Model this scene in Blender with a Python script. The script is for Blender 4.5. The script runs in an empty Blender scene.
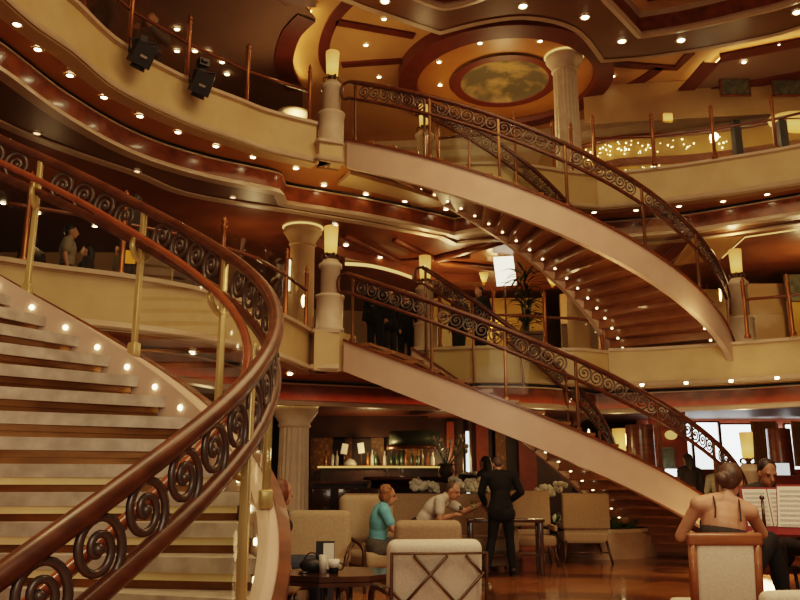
import bpy, bmesh, math, random
from mathutils import Vector, Matrix
random.seed(7)
C = bpy.context.scene.collection
PI = math.pi
# ---------------------------------------------------------------- camera
PITCH = math.radians(13.0); FOC = 800.0; CAMZ = 1.3
cam = bpy.data.cameras.new('camera'); camo = bpy.data.objects.new('camera', cam); C.objects.link(camo)
camo.location = (0, 0, CAMZ); camo.rotation_euler = (PI/2 + PITCH, 0, 0)
cam.sensor_width = 36; cam.lens = 36*FOC/800; cam.clip_start = .05; cam.clip_end = 200
bpy.context.scene.camera = camo
def ray(px, py):
    u = (px-400)/FOC; v = (300-py)/FOC
    return Vector((u, math.cos(PITCH)-v*math.sin(PITCH), math.sin(PITCH)+v*math.cos(PITCH)))
def AZ(px, py, z):
    r = ray(px, py); t = (z-CAMZ)/r.z
    return Vector((r.x*t, r.y*t, z))
def AY(px, py, y):
    r = ray(px, py); t = y/r.y
    return Vector((r.x*t, y, CAMZ+r.z*t))
# ---------------------------------------------------------------- materials
def mat(name, col, rough=.5, metal=0., col2=None, scale=6., bump=0., bscale=None, emit=None, estr=0., coat=0., kind='noise', stretch=None, detail=4., lo=.35, hi=.65, spec=.5):
    m = bpy.data.materials.new(name); m.use_nodes = True
    nt = m.node_tree; N = nt.nodes; L = nt.links
    b = N['Principled BSDF']
    b.inputs['Base Color'].default_value = (*col, 1); b.inputs['Roughness'].default_value = rough
    b.inputs['Metallic'].default_value = metal; b.inputs['Coat Weight'].default_value = coat
    b.inputs['Specular IOR Level'].default_value = spec
    tc = N.new('ShaderNodeTexCoord'); mp = N.new('ShaderNodeMapping')
    L.new(tc.outputs['Object'], mp.inputs['Vector'])
    if stretch: mp.inputs['Scale'].default_value = stretch
    if col2 is not None:
        if kind == 'noise':
            t = N.new('ShaderNodeTexNoise'); t.inputs['Scale'].default_value = scale; t.inputs['Detail'].default_value = detail; out = t.outputs['Fac']
        elif kind == 'wave':
            t = N.new('ShaderNodeTexWave'); t.inputs['Scale'].default_value = scale; t.inputs['Distortion'].default_value = 6; t.inputs['Detail'].default_value = detail; out = t.outputs['Fac']
        elif kind == 'voronoi':
            t = N.new('ShaderNodeTexVoronoi'); t.inputs['Scale'].default_value = scale; out = t.outputs['Distance']
        elif kind == 'brick':
            t = N.new('ShaderNodeTexBrick'); t.inputs['Scale'].default_value = scale; out = t.outputs['Fac']
        L.new(mp.outputs['Vector'], t.inputs['Vector'])
        r = N.new('ShaderNodeValToRGB'); r.color_ramp.elements[0].position = lo; r.color_ramp.elements[1].position = hi
        r.color_ramp.elements[0].color = (*col, 1); r.color_ramp.elements[1].color = (*col2, 1)
        L.new(out, r.inputs['Fac']); L.new(r.outputs['Color'], b.inputs['Base Color'])
    if bump:
        t2 = N.new('ShaderNodeTexNoise'); t2.inputs['Scale'].default_value = bscale or scale*4
        L.new(mp.outputs['Vector'], t2.inputs['Vector'])
        bp = N.new('ShaderNodeBump'); bp.inputs['Strength'].default_value = bump; bp.inputs['Distance'].default_value = .02
        L.new(t2.outputs['Fac'], bp.inputs['Height']); L.new(bp.outputs['Normal'], b.inputs['Normal'])
    if emit: b.inputs['Emission Color'].default_value = (*emit, 1); b.inputs['Emission Strength'].default_value = estr
    return m
def glow(name, col, s):
    m = bpy.data.materials.new(name); m.use_nodes = True; nt = m.node_tree; N = nt.nodes
    for n in list(N): N.remove(n)
    e = N.new('ShaderNodeEmission'); e.inputs['Color'].default_value = (*col, 1); e.inputs['Strength'].default_value = s
    o = N.new('ShaderNodeOutputMaterial'); nt.links.new(e.outputs[0], o.inputs[0]); return m
def glassmat(name, tint=(.93, .95, .9), refl=.1):
    m = bpy.data.materials.new(name); m.use_nodes = True; nt = m.node_tree; N = nt.nodes; L = nt.links
    for n in list(N): N.remove(n)
    t = N.new('ShaderNodeBsdfTransparent'); t.inputs[0].default_value = (*tint, 1)
    g = N.new('ShaderNodeBsdfGlossy'); g.inputs['Roughness'].default_value = .03
    f = N.new('ShaderNodeFresnel'); f.inputs[0].default_value = 1.45
    mx = N.new('ShaderNodeMixShader'); mul = N.new('ShaderNodeMath'); mul.operation = 'MULTIPLY'; mul.inputs[1].default_value = refl*10
    L.new(f.outputs[0], mul.inputs[0]); L.new(mul.outputs[0], mx.inputs[0]); L.new(t.outputs[0], mx.inputs[1]); L.new(g.outputs[0], mx.inputs[2])
    o = N.new('ShaderNodeOutputMaterial'); L.new(mx.outputs[0], o.inputs[0]); return m
M = {}
M['cream'] = mat('cream_plaster', (.58, .42, .205), .45, col2=(.65, .48, .25), scale=2.5, bump=.05, bscale=20)
M['stringer'] = mat('cream_stringer', (.68, .49, .39), .4, col2=(.73, .54, .43), scale=3)
M['mould'] = mat('pale_moulding', (.54, .40, .28), .4, col2=(.60, .45, .32), scale=5)
M['burl'] = mat('red_burl_wood', (.30, .085, .025), .3, col2=(.16, .045, .015), scale=5, coat=.2)
M['wood'] = mat('dark_wood', (.13, .045, .018), .25, col2=(.22, .07, .025), scale=3, stretch=(1, 1, 6), coat=.3)
M['rail'] = mat('polished_rail_wood', (.15, .052, .021), .33, col2=(.085, .028, .011), scale=9, stretch=(1, 1, 1.5), coat=.12)
M['grab'] = mat('orange_rail_wood', (.34, .10, .038), .25, col2=(.26, .07, .026), scale=6, coat=.25)
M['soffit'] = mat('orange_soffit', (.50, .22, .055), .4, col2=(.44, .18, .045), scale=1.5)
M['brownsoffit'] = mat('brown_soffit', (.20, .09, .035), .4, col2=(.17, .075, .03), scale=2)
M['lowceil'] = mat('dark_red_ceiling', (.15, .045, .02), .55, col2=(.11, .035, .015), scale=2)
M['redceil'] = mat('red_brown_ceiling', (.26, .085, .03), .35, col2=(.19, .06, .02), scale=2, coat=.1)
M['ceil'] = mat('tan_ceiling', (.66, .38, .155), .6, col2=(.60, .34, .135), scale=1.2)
M['mauve'] = mat('mauve_ceiling', (.25, .15, .10), .7, col2=(.22, .13, .085), scale=1.2)
M['band'] = mat('red_band', (.115, .024, .010), .5, col2=(.145, .03, .012), scale=4)
M['brass'] = mat('brass', (.62, .40, .14), .22, 1., col2=(.50, .31, .10), scale=8)
M['postbrass'] = mat('post_brass', (.45, .25, .09), .3, .85, col2=(.36, .19, .07), scale=8)
M['bronze'] = mat('dark_bronze', (.16, .095, .055), .38, .55, col2=(.11, .065, .04), scale=10)
M['scroll'] = mat('scroll_iron', (.19, .145, .12), .35, .6, col2=(.14, .105, .085), scale=12)
M['copper'] = mat('copper_riser', (.26, .12, .035), .3, .7, col2=(.17, .075, .022), scale=4, stretch=(1, 1, 4))
M['stone'] = mat('grey_stone_tread', (.60, .51, .43), .5, col2=(.40, .33, .275), scale=9, detail=8, bump=.05)
M['underwood'] = mat('stair_underside_wood', (.36, .16, .065), .28, col2=(.27, .115, .045), scale=4, coat=.3)
M['whitestone'] = mat('white_column_plaster', (.64, .51, .38), .5, col2=(.70, .57, .43), scale=6)
M['glass'] = glassmat('clear_glass', refl=.022)
M['bulb'] = glow('downlight_bulb', (1, .80, .45), 22)
M['bulbdim'] = glow('dim_bulb', (1, .66, .32), 2.2)
M['stepbulb'] = glow('step_bulb', (1, .78, .42), 8)
M['fairy'] = glow('fairy_bulb', (1, .76, .38), 9)
M['white_glow'] = glow('daylight_pane', (.94, 1, 1), 3.2)
M['screen_glow'] = glow('screen_glow', (1, .86, .60), 2.4)
M['cove_hidden'] = glow('hidden_cove_light', (1, .66, .26), 7)
M['red_glow'] = glow('red_cove', (1, .16, .03), .45)
M['gold_glow'] = glow('gold_cove', (1, .62, .20), .95)
M['green_glow'] = glow('steel_reflection_glow', (.80, 1, .90), 1.8)
def shade_mat(name, c0, c1, s):
    m = bpy.data.materials.new(name); m.use_nodes = True; nt = m.node_tree; N = nt.nodes; L = nt.links
    b = N['Principled BSDF']; b.inputs['Base Color'].default_value = (.5, .34, .15, 1); b.inputs['Roughness'].default_value = .6
    tc = N.new('ShaderNodeTexCoord'); s_ = N.new('ShaderNodeSeparateXYZ'); L.new(tc.outputs['Generated'], s_.inputs[0])
    r = N.new('ShaderNodeValToRGB'); e = r.color_ramp.elements
    e[0].position = 0; e[0].color = (*c0, 1); e[1].position = 1; e[1].color = (*c1, 1)
    md = e.new(.35); md.color = (1, .64, .17, 1)
    L.new(s_.outputs['Z'], r.inputs[0]); L.new(r.outputs[0], b.inputs['Emission Color']); b.inputs['Emission Strength'].default_value = s
    return m
M['shade'] = shade_mat('lamp_shade_glass', (1, .50, .085), (.62, .27, .06), .72)
M['tanfab'] = mat('tan_upholstery', (.42, .30, .19), .9, col2=(.35, .25, .155), scale=40, bump=.15, bscale=120)
M['sandfab'] = mat('sand_upholstery', (.47, .36, .23), .9, col2=(.40, .30, .19), scale=40, bump=.15, bscale=120)
M['creamfab'] = mat('cream_upholstery', (.76, .68, .55), .9, col2=(.67, .59, .47), scale=60, bump=.2, bscale=150)
M['chairwood'] = mat('honey_chair_wood', (.34, .135, .055), .3, col2=(.27, .10, .04), scale=5, stretch=(1, 1, 5), coat=.3)
M['tablewood'] = mat('dark_table_wood', (.085, .035, .018), .2, col2=(.05, .02, .01), scale=6, coat=.5)
M['steel'] = mat('brushed_steel', (.42, .38, .33), .3, 1., col2=(.35, .31, .27), scale=9)
M['black'] = mat('black_plastic', (.012, .011, .011), .45, col2=(.02, .018, .017), scale=20)
M['suit'] = mat('black_suit_cloth', (.006, .005, .005), .85, col2=(.010, .008, .008), scale=50)
M['darkcloth'] = mat('dark_cloth', (.03, .022, .02), .85, col2=(.045, .034, .03), scale=40)
M['jean'] = mat('dark_denim', (.03, .04, .06), .9, col2=(.045, .055, .08), scale=60)
M['greytr'] = mat('grey_trouser_cloth', (.10, .095, .09), .9, col2=(.14, .13, .12), scale=50)
M['turq'] = mat('turquoise_knit', (.17, .53, .66), .85, col2=(.20, .59, .72), scale=30, bump=.1)
M['tee'] = mat('white_tee_cloth', (.74, .69, .60), .85, col2=(.66, .61, .53), scale=14)
M['shirtgrey'] = mat('grey_shirt_cloth', (.34, .30, .24), .85, col2=(.28, .24, .19), scale=20)
M['skin'] = mat('skin', (.56, .30, .19), .5, col2=(.49, .25, .155), scale=12)
M['skindark'] = mat('tanned_skin', (.42, .205, .12), .5, col2=(.36, .17, .10), scale=12)
M['hairred'] = mat('auburn_hair', (.17, .055, .025), .5, col2=(.10, .03, .015), scale=30, stretch=(1, 1, .2))
M['hairbrown'] = mat('brown_hair', (.10, .05, .028), .45, col2=(.06, .03, .018), scale=30, stretch=(1, 1, .2))
M['hairginger'] = mat('ginger_hair', (.36, .17, .07), .55, col2=(.24, .10, .04), scale=35)
M['hairblack'] = mat('black_hair', (.02, .014, .011), .45, col2=(.035, .025, .02), scale=30)
M['hairgrey'] = mat('cropped_hair', (.13, .085, .06), .6, col2=(.09, .06, .045), scale=40)
M['leaf'] = mat('leaf_green', (.08, .16, .04), .45, col2=(.15, .24, .07), scale=8)
M['leafdark'] = mat('palm_leaf', (.045, .06, .02), .45, col2=(.08, .09, .03), scale=8)
M['petal'] = mat('white_petal', (.80, .78, .66), .7, col2=(.68, .64, .50), scale=18)
M['pot'] = mat('grey_brown_pot', (.19, .12, .075), .6, col2=(.13, .085, .055), scale=14)
M['planter'] = mat('peach_marble', (.52, .34, .22), .4, col2=(.42, .27, .17), scale=4)
M['paper'] = mat('white_paper', (.80, .76, .68), .7, col2=(.76, .72, .64), scale=10)
M['ink'] = mat('grey_ink', (.46, .43, .40), .7, col2=(.52, .49, .45), scale=10)
M['maroon'] = mat('maroon_board', (.26, .02, .022), .5, col2=(.20, .016, .018), scale=8)
M['cello'] = mat('violin_varnish', (.20, .05, .02), .2, col2=(.13, .03, .012), scale=5, coat=.5)
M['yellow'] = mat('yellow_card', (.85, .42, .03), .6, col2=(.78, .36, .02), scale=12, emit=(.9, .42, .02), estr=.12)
M['barfront'] = mat('bar_front_dark', (.035, .018, .012), .3, col2=(.055, .028, .016), scale=5)
M['bartop'] = mat('bar_top_wood', (.28, .12, .045), .2, col2=(.20, .08, .03), scale=6, coat=.4)
M['goldbrick'] = mat('gold_mosaic', (.42, .22, .065), .45, col2=(.20, .095, .03), scale=9, kind='voronoi', lo=.1, hi=.5)
M['redpanel'] = mat('red_panel', (.26, .055, .022), .4, col2=(.20, .04, .016), scale=4)
M['green'] = mat('green_canopy_panel', (.13, .17, .12), .4, col2=(.09, .12, .085), scale=4)
M['tanwall'] = mat('tan_wall', (.48, .31, .155), .5, col2=(.42, .265, .13), scale=1.5)
M['darkwall'] = mat('dark_wall', (.05, .022, .013), .4, col2=(.075, .032, .017), scale=2)
M['goldwall'] = mat('gold_wall', (.58, .36, .09), .35, col2=(.44, .26, .06), scale=2)
M['painting'] = mat('green_painting', (.06, .075, .05), .6, col2=(.17, .16, .10), scale=7)
M['mural'] = mat('leafy_mural', (.10, .08, .04), .7, col2=(.34, .22, .08), scale=1.6, detail=8, lo=.44, hi=.60)
M['curtain'] = mat('checked_curtain', (.60, .38, .14), .8, col2=(.36, .20, .07), scale=7, kind='brick')
M['bottle_green'] = mat('green_bottle_glass', (.03, .07, .03), .1, coat=.4, col2=(.04, .09, .04), scale=5)
M['bottle_amber'] = mat('amber_bottle_glass', (.30, .12, .02), .1, coat=.4, col2=(.36, .15, .03), scale=5)
M['bottle_clear'] = mat('pale_bottle_glass', (.55, .52, .44), .1, coat=.4, col2=(.6, .57, .5), scale=5)
M['eye'] = mat('eye_dark', (.02, .015, .012), .2, col2=(.03, .02, .018), scale=50)
M['redwood_panel'] = mat('reddish_column_wood', (.36, .11, .04), .3, col2=(.28, .08, .03), scale=3, stretch=(1, 1, 5), coat=.3)
M['goldedge'] = glow('gold_edge_light', (1, .58, .16), .7)
M['goldbowl'] = glow('gold_bowl_light', (1, .62, .20), .8)
M['paperglow'] = glow('laptop_screen', (.92, .96, .92), .8)
M['creamstone'] = mat('cream_coping_stone', (.64, .48, .31), .35, col2=(.56, .41, .26), scale=5)
def burlred():  # burl wood with a red glow painted in as emission, fading upward
    m = mat('burl_painted_red_glow', (.28, .08, .025), .3, col2=(.16, .045, .015), scale=5, coat=.1); nt = m.node_tree; N = nt.nodes; L = nt.links; b = N['Principled BSDF']
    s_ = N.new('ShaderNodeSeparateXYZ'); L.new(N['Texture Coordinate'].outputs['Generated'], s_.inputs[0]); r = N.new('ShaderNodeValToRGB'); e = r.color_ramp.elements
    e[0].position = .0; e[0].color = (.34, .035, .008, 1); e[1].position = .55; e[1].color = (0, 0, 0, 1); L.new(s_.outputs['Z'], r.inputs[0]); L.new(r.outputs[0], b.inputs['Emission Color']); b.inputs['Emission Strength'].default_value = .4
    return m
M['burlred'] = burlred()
def floormat():
    m = mat('polished_marble_floor', (.40, .17, .055), .16, col2=(.30, .115, .035), scale=1.1, detail=6, coat=.2)
    nt = m.node_tree; N = nt.nodes; L = nt.links; b = N['Principled BSDF']
    base = b.inputs['Base Color'].links[0].from_socket
    tc = N['Texture Coordinate']
    w = N.new('ShaderNodeTexWave'); w.wave_type = 'RINGS'; w.rings_direction = 'Z'; w.inputs['Scale'].default_value = .14; w.inputs['Distortion'].default_value = 1.2; w.inputs['Detail'].default_value = 1
    mp = N.new('ShaderNodeMapping'); mp.inputs['Location'].default_value = (-2, -9, 0); L.new(tc.outputs['Object'], mp.inputs[0]); L.new(mp.outputs[0], w.inputs[0])
    r = N.new('ShaderNodeValToRGB'); r.color_ramp.elements[0].position = .80; r.color_ramp.elements[1].position = .86
    L.new(w.outputs['Fac'], r.inputs[0])
    n2 = N.new('ShaderNodeTexNoise'); n2.inputs['Scale'].default_value = .55; n2.inputs['Detail'].default_value = 2; n2.inputs['Distortion'].default_value = 2.5; L.new(tc.outputs['Object'], n2.inputs[0])
    r2 = N.new('ShaderNodeValToRGB'); r2.color_ramp.elements[0].position = .60; r2.color_ramp.elements[1].position = .63; L.new(n2.outputs['Fac'], r2.inputs[0])
    mx = N.new('ShaderNodeMix'); mx.data_type = 'RGBA'; L.new(r.outputs[0], mx.inputs[0]); L.new(base, mx.inputs[6]); mx.inputs[7].default_value = (.15, .06, .025, 1)
    mx2 = N.new('ShaderNodeMix'); mx2.data_type = 'RGBA'; L.new(r2.outputs[0], mx2.inputs[0]); L.new(mx.outputs[2], mx2.inputs[6]); mx2.inputs[7].default_value = (.11, .05, .025, 1)
    L.new(mx2.outputs[2], b.inputs['Base Color'])
    return m
M['floor'] = floormat()
# ---------------------------------------------------------------- mesh builder
class MB:
    def __init__(s): s.v = []; s.f = []; s.sm = []; s.mi = []; s.cur = 0
    def add(s, vs, fs, smooth=False):
        o = len(s.v); s.v += [tuple(x) for x in vs]
        for f in fs: s.f.append(tuple(i+o for i in f)); s.sm.append(smooth); s.mi.append(s.cur)
        return s
    def box(s, c, d, rz=0, R=None):
        x, y, z = [q/2 for q in d]; c = Vector(c)
        R = R or Matrix.Rotation(rz, 3, 'Z')
        vs = [c + R @ Vector(p) for p in ((-x,-y,-z),(x,-y,-z),(x,y,-z),(-x,y,-z),(-x,-y,z),(x,-y,z),(x,y,z),(-x,y,z))]
        return s.add(vs, [(3,2,1,0),(4,5,6,7),(0,1,5,4),(1,2,6,5),(2,3,7,6),(3,0,4,7)])
    def rbox(s, c, d, r=.03, rz=0, R=None, seg=3):
        bm = bmesh.new(); bmesh.ops.create_cube(bm, size=1)
        bmesh.ops.scale(bm, vec=d, verts=bm.verts)
        bmesh.ops.bevel(bm, geom=bm.edges[:], offset=min(r, min(d)*.48), segments=seg, profile=.5, affect='EDGES')
        R = R or Matrix.Rotation(rz, 3, 'Z'); c = Vector(c)
        vs = [c + R @ v.co for v in bm.verts]; fs = [[v.index for v in f.verts] for f in bm.faces]
        bm.free(); return s.add(vs, fs, True)
    def bbox(s, p0, p1): return s.box([(a+b)/2 for a, b in zip(p0, p1)], [abs(b-a) for a, b in zip(p0, p1)])
    def tube(s, pts, r, n=8, cap=True, closed=False, flat=None):
        pts = [Vector(p) for p in pts]; m = len(pts); vs = []; up = Vector((0, 0, 1)); prev = None
        rr = r if isinstance(r, (list, tuple)) else [r]*m
        for i, p in enumerate(pts):
            a = pts[(i-1) % m] if (i or closed) else p; b = pts[(i+1) % m] if (i < m-1 or closed) else p
            t = (b-a); t = t.normalized() if t.length > 1e-9 else Vector((0, 0, 1))
            if prev is None:
                q = up if abs(t.z) < .9 else Vector((1, 0, 0))
                nx = t.cross(q).normalized()
            else:
                nx = (prev - t*prev.dot(t)); nx = nx.normalized() if nx.length > 1e-6 else t.orthogonal().normalized()
            prev = nx; ny = nx.cross(t)
            fx, fy = flat or (1, 1)
            for k in range(n):
                w = 2*PI*k/n; vs.append(p + nx*math.cos(w)*rr[i]*fx + ny*math.sin(w)*rr[i]*fy)
        fs = []
        for i in range(m if closed else m-1):
            j = (i+1) % m
            for k in range(n): fs.append((i*n+k, j*n+k, j*n+(k+1) % n, i*n+(k+1) % n))
        if cap and not closed: fs += [tuple(range(n)), tuple(range((m-1)*n, m*n))[::-1]]
        return s.add(vs, fs, True)
    def lathe(s, prof, c=(0, 0, 0), n=24, smooth=True, sx=1, sy=1, flute=0):
        vs = []
        for (r, z) in prof:
            for k in range(n):
                w = 2*PI*k/n; q = r*(1-flute*(k % 2))
                vs.append((c[0]+q*sx*math.cos(w), c[1]+q*sy*math.sin(w), c[2]+z))
        fs = []
        for i in range(len(prof)-1):
            for k in range(n): fs.append((i*n+k, i*n+(k+1) % n, (i+1)*n+(k+1) % n, (i+1)*n+k))
        fs += [tuple(range(n))[::-1], tuple(range((len(prof)-1)*n, len(prof)*n))]
        return s.add(vs, fs, smooth)
    def ball(s, c, r, n=10, m=7, R=None):
        c = Vector(c); rr = Vector(r) if not isinstance(r, (int, float)) else Vector((r, r, r)); vs = []; R = R or Matrix.Identity(3)
        for i in range(1, m):
            a = PI*i/m
            for k in range(n):
                w = 2*PI*k/n; vs.append(c + R @ Vector((rr.x*math.sin(a)*math.cos(w), rr.y*math.sin(a)*math.sin(w), rr.z*math.cos(a))))
        t = len(vs); vs += [c + R @ Vector((0, 0, rr.z)), c - R @ Vector((0, 0, rr.z))]; fs = []
        for i in range(m-2):
            for k in range(n): fs.append((i*n+k, (i+1)*n+k, (i+1)*n+(k+1) % n, i*n+(k+1) % n))
        for k in range(n): fs += [(t, k, (k+1) % n), (t+1, (m-2)*n+(k+1) % n, (m-2)*n+k)]
        return s.add(vs, fs, True)
    def loft(s, rows, smooth=True, closed=False):
        n = len(rows[0]); vs = [p for r in rows for p in r]; fs = []
        for i in range(len(rows)-1):
            for k in range(n if closed else n-1): fs.append((i*n+k, i*n+(k+1) % n, (i+1)*n+(k+1) % n, (i+1)*n+k))
        return s.add(vs, fs, smooth)
    def poly(s, pts): return s.add(pts, [tuple(range(len(pts)))])
    def prism(s, pts, z0, z1):
        n = len(pts); vs = [(p[0], p[1], z0) for p in pts]+[(p[0], p[1], z1) for p in pts]
        return s.add(vs, [tuple(range(n))[::-1], tuple(range(n, 2*n))]+[(i, (i+1) % n, n+(i+1) % n, n+i) for i in range(n)])
    def mesh(s, name, ms):
        me = bpy.data.meshes.new(name); me.from_pydata(s.v, [], s.f); me.update()
        for m in (ms if isinstance(ms, (list, tuple)) else [ms]): me.materials.append(m)
        me.polygons.foreach_set('use_smooth', s.sm); me.polygons.foreach_set('material_index', s.mi)
        bm = bmesh.new(); bm.from_mesh(me); bmesh.ops.recalc_face_normals(bm, faces=bm.faces[:]); bm.to_mesh(me); bm.free()
        return me
    def build(s, name, ms, parent=None):
        if isinstance(ms, str): ms = M[ms]
        if isinstance(ms, (list, tuple)): ms = [M[m] if isinstance(m, str) else m for m in ms]
        o = bpy.data.objects.new(name, s.mesh(name, ms)); C.objects.link(o)
        if parent is not None: o.parent = parent
        return o
def thing(name, label, cat, loc=(0, 0, 0), rz=0, group=None):
    o = bpy.data.objects.new(name, None); C.objects.link(o); o.empty_display_size = .1
    o.location = loc; o.rotation_euler = (0, 0, rz); return tag(o, label, cat, group)
def tag(o, label, cat, group=None, kind=None):
    o['label'] = label; o['category'] = cat
    if group: o['group'] = group
    if kind: o['kind'] = kind
    return o
def struct(o): o['kind'] = 'structure'; return o
def dup(root, loc, rz=None, label=None, group=None, scale=None):
    r = root.copy(); C.objects.link(r); r.location = loc
    if rz is not None: r.rotation_euler = (0, 0, rz)
    if label: r['label'] = label
    if group: r['group'] = group
    if scale: r.scale = scale
    for ch in list(root.children):
        c = ch.copy(); C.objects.link(c); c.parent = r
        for g in list(ch.children):
            d = g.copy(); C.objects.link(d); d.parent = c
    return r
def copy_part(o, parent, loc=None, rot=None):
    c = o.copy(); C.objects.link(c); c.parent = parent
    if loc is not None: c.location = loc
    if rot is not None: c.rotation_euler = rot
    return c
ORD = 'first second third fourth fifth sixth seventh eighth ninth tenth eleventh twelfth thirteenth fourteenth fifteenth sixteenth seventeenth eighteenth nineteenth twentieth'.split()
def smooth_path(pts, per=8):
    pts = [Vector(p) for p in pts]; out = []
    for i in range(len(pts)-1):
        p0 = pts[max(i-1, 0)]; p1 = pts[i]; p2 = pts[i+1]; p3 = pts[min(i+2, len(pts)-1)]
        for k in range(per):
            t = k/per
            out.append(.5*((2*p1)+(p2-p0)*t+(2*p0-5*p1+4*p2-p3)*t*t+(3*p1-p0-3*p2+p3)*t*t*t))
    out.append(pts[-1]); return out
def resample(pts, n):
    pts = [Vector(p) for p in pts]; L = [0]
    for a, b in zip(pts, pts[1:]): L.append(L[-1]+(b-a).length)
    out = []; j = 0
    for i in range(n):
        d = L[-1]*i/(n-1)
        while j < len(L)-2 and L[j+1] < d: j += 1
        t = (d-L[j])/max(L[j+1]-L[j], 1e-9); out.append(pts[j].lerp(pts[j+1], min(max(t, 0), 1)))
    return out
def Z(pts, z): return [Vector((p[0], p[1], z)) for p in pts]
def offset(pts, d):
    """shift a plan polyline sideways by d (positive: away from the atrium opening)"""
    out = []
    for i, p in enumerate(pts):
        a = pts[max(i-1, 0)]; b = pts[min(i+1, len(pts)-1)]; t = Vector((b[0]-a[0], b[1]-a[1], 0)).normalized()
        out.append(Vector((p[0]-t.y*d, p[1]+t.x*d, p[2] if len(p) > 2 else 0)))
    return out
# ---------------------------------------------------------------- the decks: scalloped edges of the atrium
NP = 220
def path(parts):
    """join runs; inside a run the points are smoothed, between runs a sharp cusp stays"""
    out = []
    for run in parts:
        sp = smooth_path([Vector((p[0], p[1], 0)) for p in run], 8)
        if out and (out[-1]-sp[0]).length < .02: sp = sp[1:]
        out += sp
    return out
def xy(px, z): return [tuple(AZ(a, b, z)[:2]) for a, b in px]
ST = (1.73, 17.49)
def stxy(r, th): return (ST[0]+r*math.cos(th), ST[1]+r*math.sin(th))
RO, RI = 5.175, 2.98
s_out, s_in = stxy(RO+.06, -2.12), stxy(RI-.06, -2.12)
farR = [(9.0, 12.9), (10.3, 10.6), (10.9, 7), (11, 3), (11, -2)]
E7L = path([[(-4.95, -2), (-4.95, 3), (-4.8, 6.5), (-4.55, 8.5)] + xy([(74, 0), (120, 42), (186, 78), (236, 98), (270, 111), (317, 123)], 7.5)])
E7B = path([[tuple(E7L[-1][:2]), (-1.40, 12.86)], [(-1.40, 12.86), s_out]])
E7M = path([[s_in, stxy(2.72, -1.95), stxy(2.70, -1.7), stxy(2.70, -1.4), stxy(2.72, -1.1), (3.35, 15.22), (4.02, 15.4)]])
E7R = path([[(4.02, 15.4), (4.9, 15.15), (5.9, 14.76), (7.49, 13.95)] + farR])
E6L = path([[(-5.0, -2), (-5.0, 4.4)], [(-5.0, 4.4), (-4.35, 5.1)], [(-4.35, 5.1), (-4.5, 5.7)], [(-4.5, 5.7), (-5.3, 6.6), (-5.5, 7.9), (-5.1, 8.55)] + xy([(0, 258), (45, 265), (144, 278), (222, 294), (281, 314), (313, 332)], 3.82)])
E6B = path([[tuple(E6L[-1][:2]), (-1.42, 12.98)], [(-1.42, 12.98), s_out]])
E6M = path([[s_in, stxy(2.72, -1.95), stxy(2.70, -1.7), stxy(2.70, -1.4), stxy(2.74, -1.1), (3.45, 15.05), (4.05, 15.4)]])
E6R = path([[(4.05, 15.4), (4.7, 15.3), (5.4, 15.05), (6.22, 14.65), (6.73, 14.36), (7.18, 14.1)] + farR])
line = path([[s_out, s_in]])
E7 = E7L+E7B+line+E7M+E7R
E6 = E6L+E6B+line+E6M+E6R
B7 = path([[(-5.7, -2), (-5.7, 3), (-5.6, 6.5), (-5.3, 8.2)] + xy([(0, 42), (67, 93), (135, 132), (202, 155), (270, 170), (281, 174)], 6.68), xy([(281, 174), (285, 184)], 6.68), xy([(285, 184), (300, 187), (380, 201), (454, 218)], 6.68),
           [(1.12, 15.76), (1.6, 15.45), (2.2, 15.3), (2.9, 15.42), (3.5, 15.75), (3.9, 16.1)], [(3.9, 16.1), (4.4, 15.95), (5.73, 15.57), (7.03, 14.79), (7.62, 14.41), (9.5, 13.2), (10.9, 10.8), (11.6, 7), (11.7, -2)]])
M7 = path([[(-7, -2), (-7, 3), (-6.8, 6.5), (-6.1, 9)] + xy([(0, 125), (67, 152), (135, 175), (190, 196), (300, 214), (380, 227), (440, 238)], 6.25), xy([(440, 238)], 6.25) + [(1.15, 16.25)], [(1.15, 16.25), (1.9, 16.0), (2.7, 16.0), (3.5, 16.3), (3.95, 16.6)],
           [(3.95, 16.6), (4.6, 16.4), (5.9, 16.0), (7.3, 15.2), (9.9, 13.6), (11.3, 11), (12, 7), (12.1, -2)]])
B5 = path([[(-5.9, -2), (-5.9, 5), (-5.8, 8.4), (-5.3, 9.3), (-4.3, 9.9), (-3.0, 10.9), (-2.4, 12.3), (-2.15, 13.6)], [(-2.15, 13.6), (-2.08, 14.0), (-.91, 14.48), (-.19, 14.79), (.75, 15.15)], [(.75, 15.15), (1.1, 14.75), (1.63, 14.55), (2.59, 14.75), (3.3, 15.2), (3.85, 15.85)],
           [(3.85, 15.85), (4.68, 15.6), (6.26, 14.94), (7.19, 14.34), (9.4, 13), (10.9, 10.8), (11.6, 7), (11.7, -2)]])
OUT = path([[(-13, -2), (-13, 12)], [(-13, 12), (-10, 19.5)], [(-10, 19.5), (-4, 23)], [(-4, 23), (3, 24.5), (9, 24.5)], [(9, 24.5), (17, 20)], [(17, 20), (18, 10)], [(18, 10), (18, -2)]])
S8O = path([[(-6.0, -2), (-6.0, 4), (-5.3, 9.0), (-3.3, 12.0)] + xy([(345, 0), (390, 16), (440, 33)], 10.3), xy([(440, 33), (485, 22), (530, 18), (575, 30), (602, 61)], 10.3), xy([(602, 61), (640, 58), (689, 51), (750, 40), (800, 27)], 10.3) + [(9.6, 13.0), (11, 10.5), (11.8, 7), (12, -2)]])
S8I = path([[(-4.8, -2), (-4.8, 4), (-4.2, 8.4), (-2.3, 11.6)] + xy([(422, 0), (449, 7)], 10.3), xy([(449, 7), (476, 0)], 10.3) + [(2.4, 12.85), (3.4, 13.0)] + xy([(612, 5), (641, 36)], 10.3), xy([(641, 36), (689, 28), (745, 15), (800, 0)], 10.3) + [(9.3, 12.0), (10.4, 9.5), (11, 6), (11, -2)]])
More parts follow.
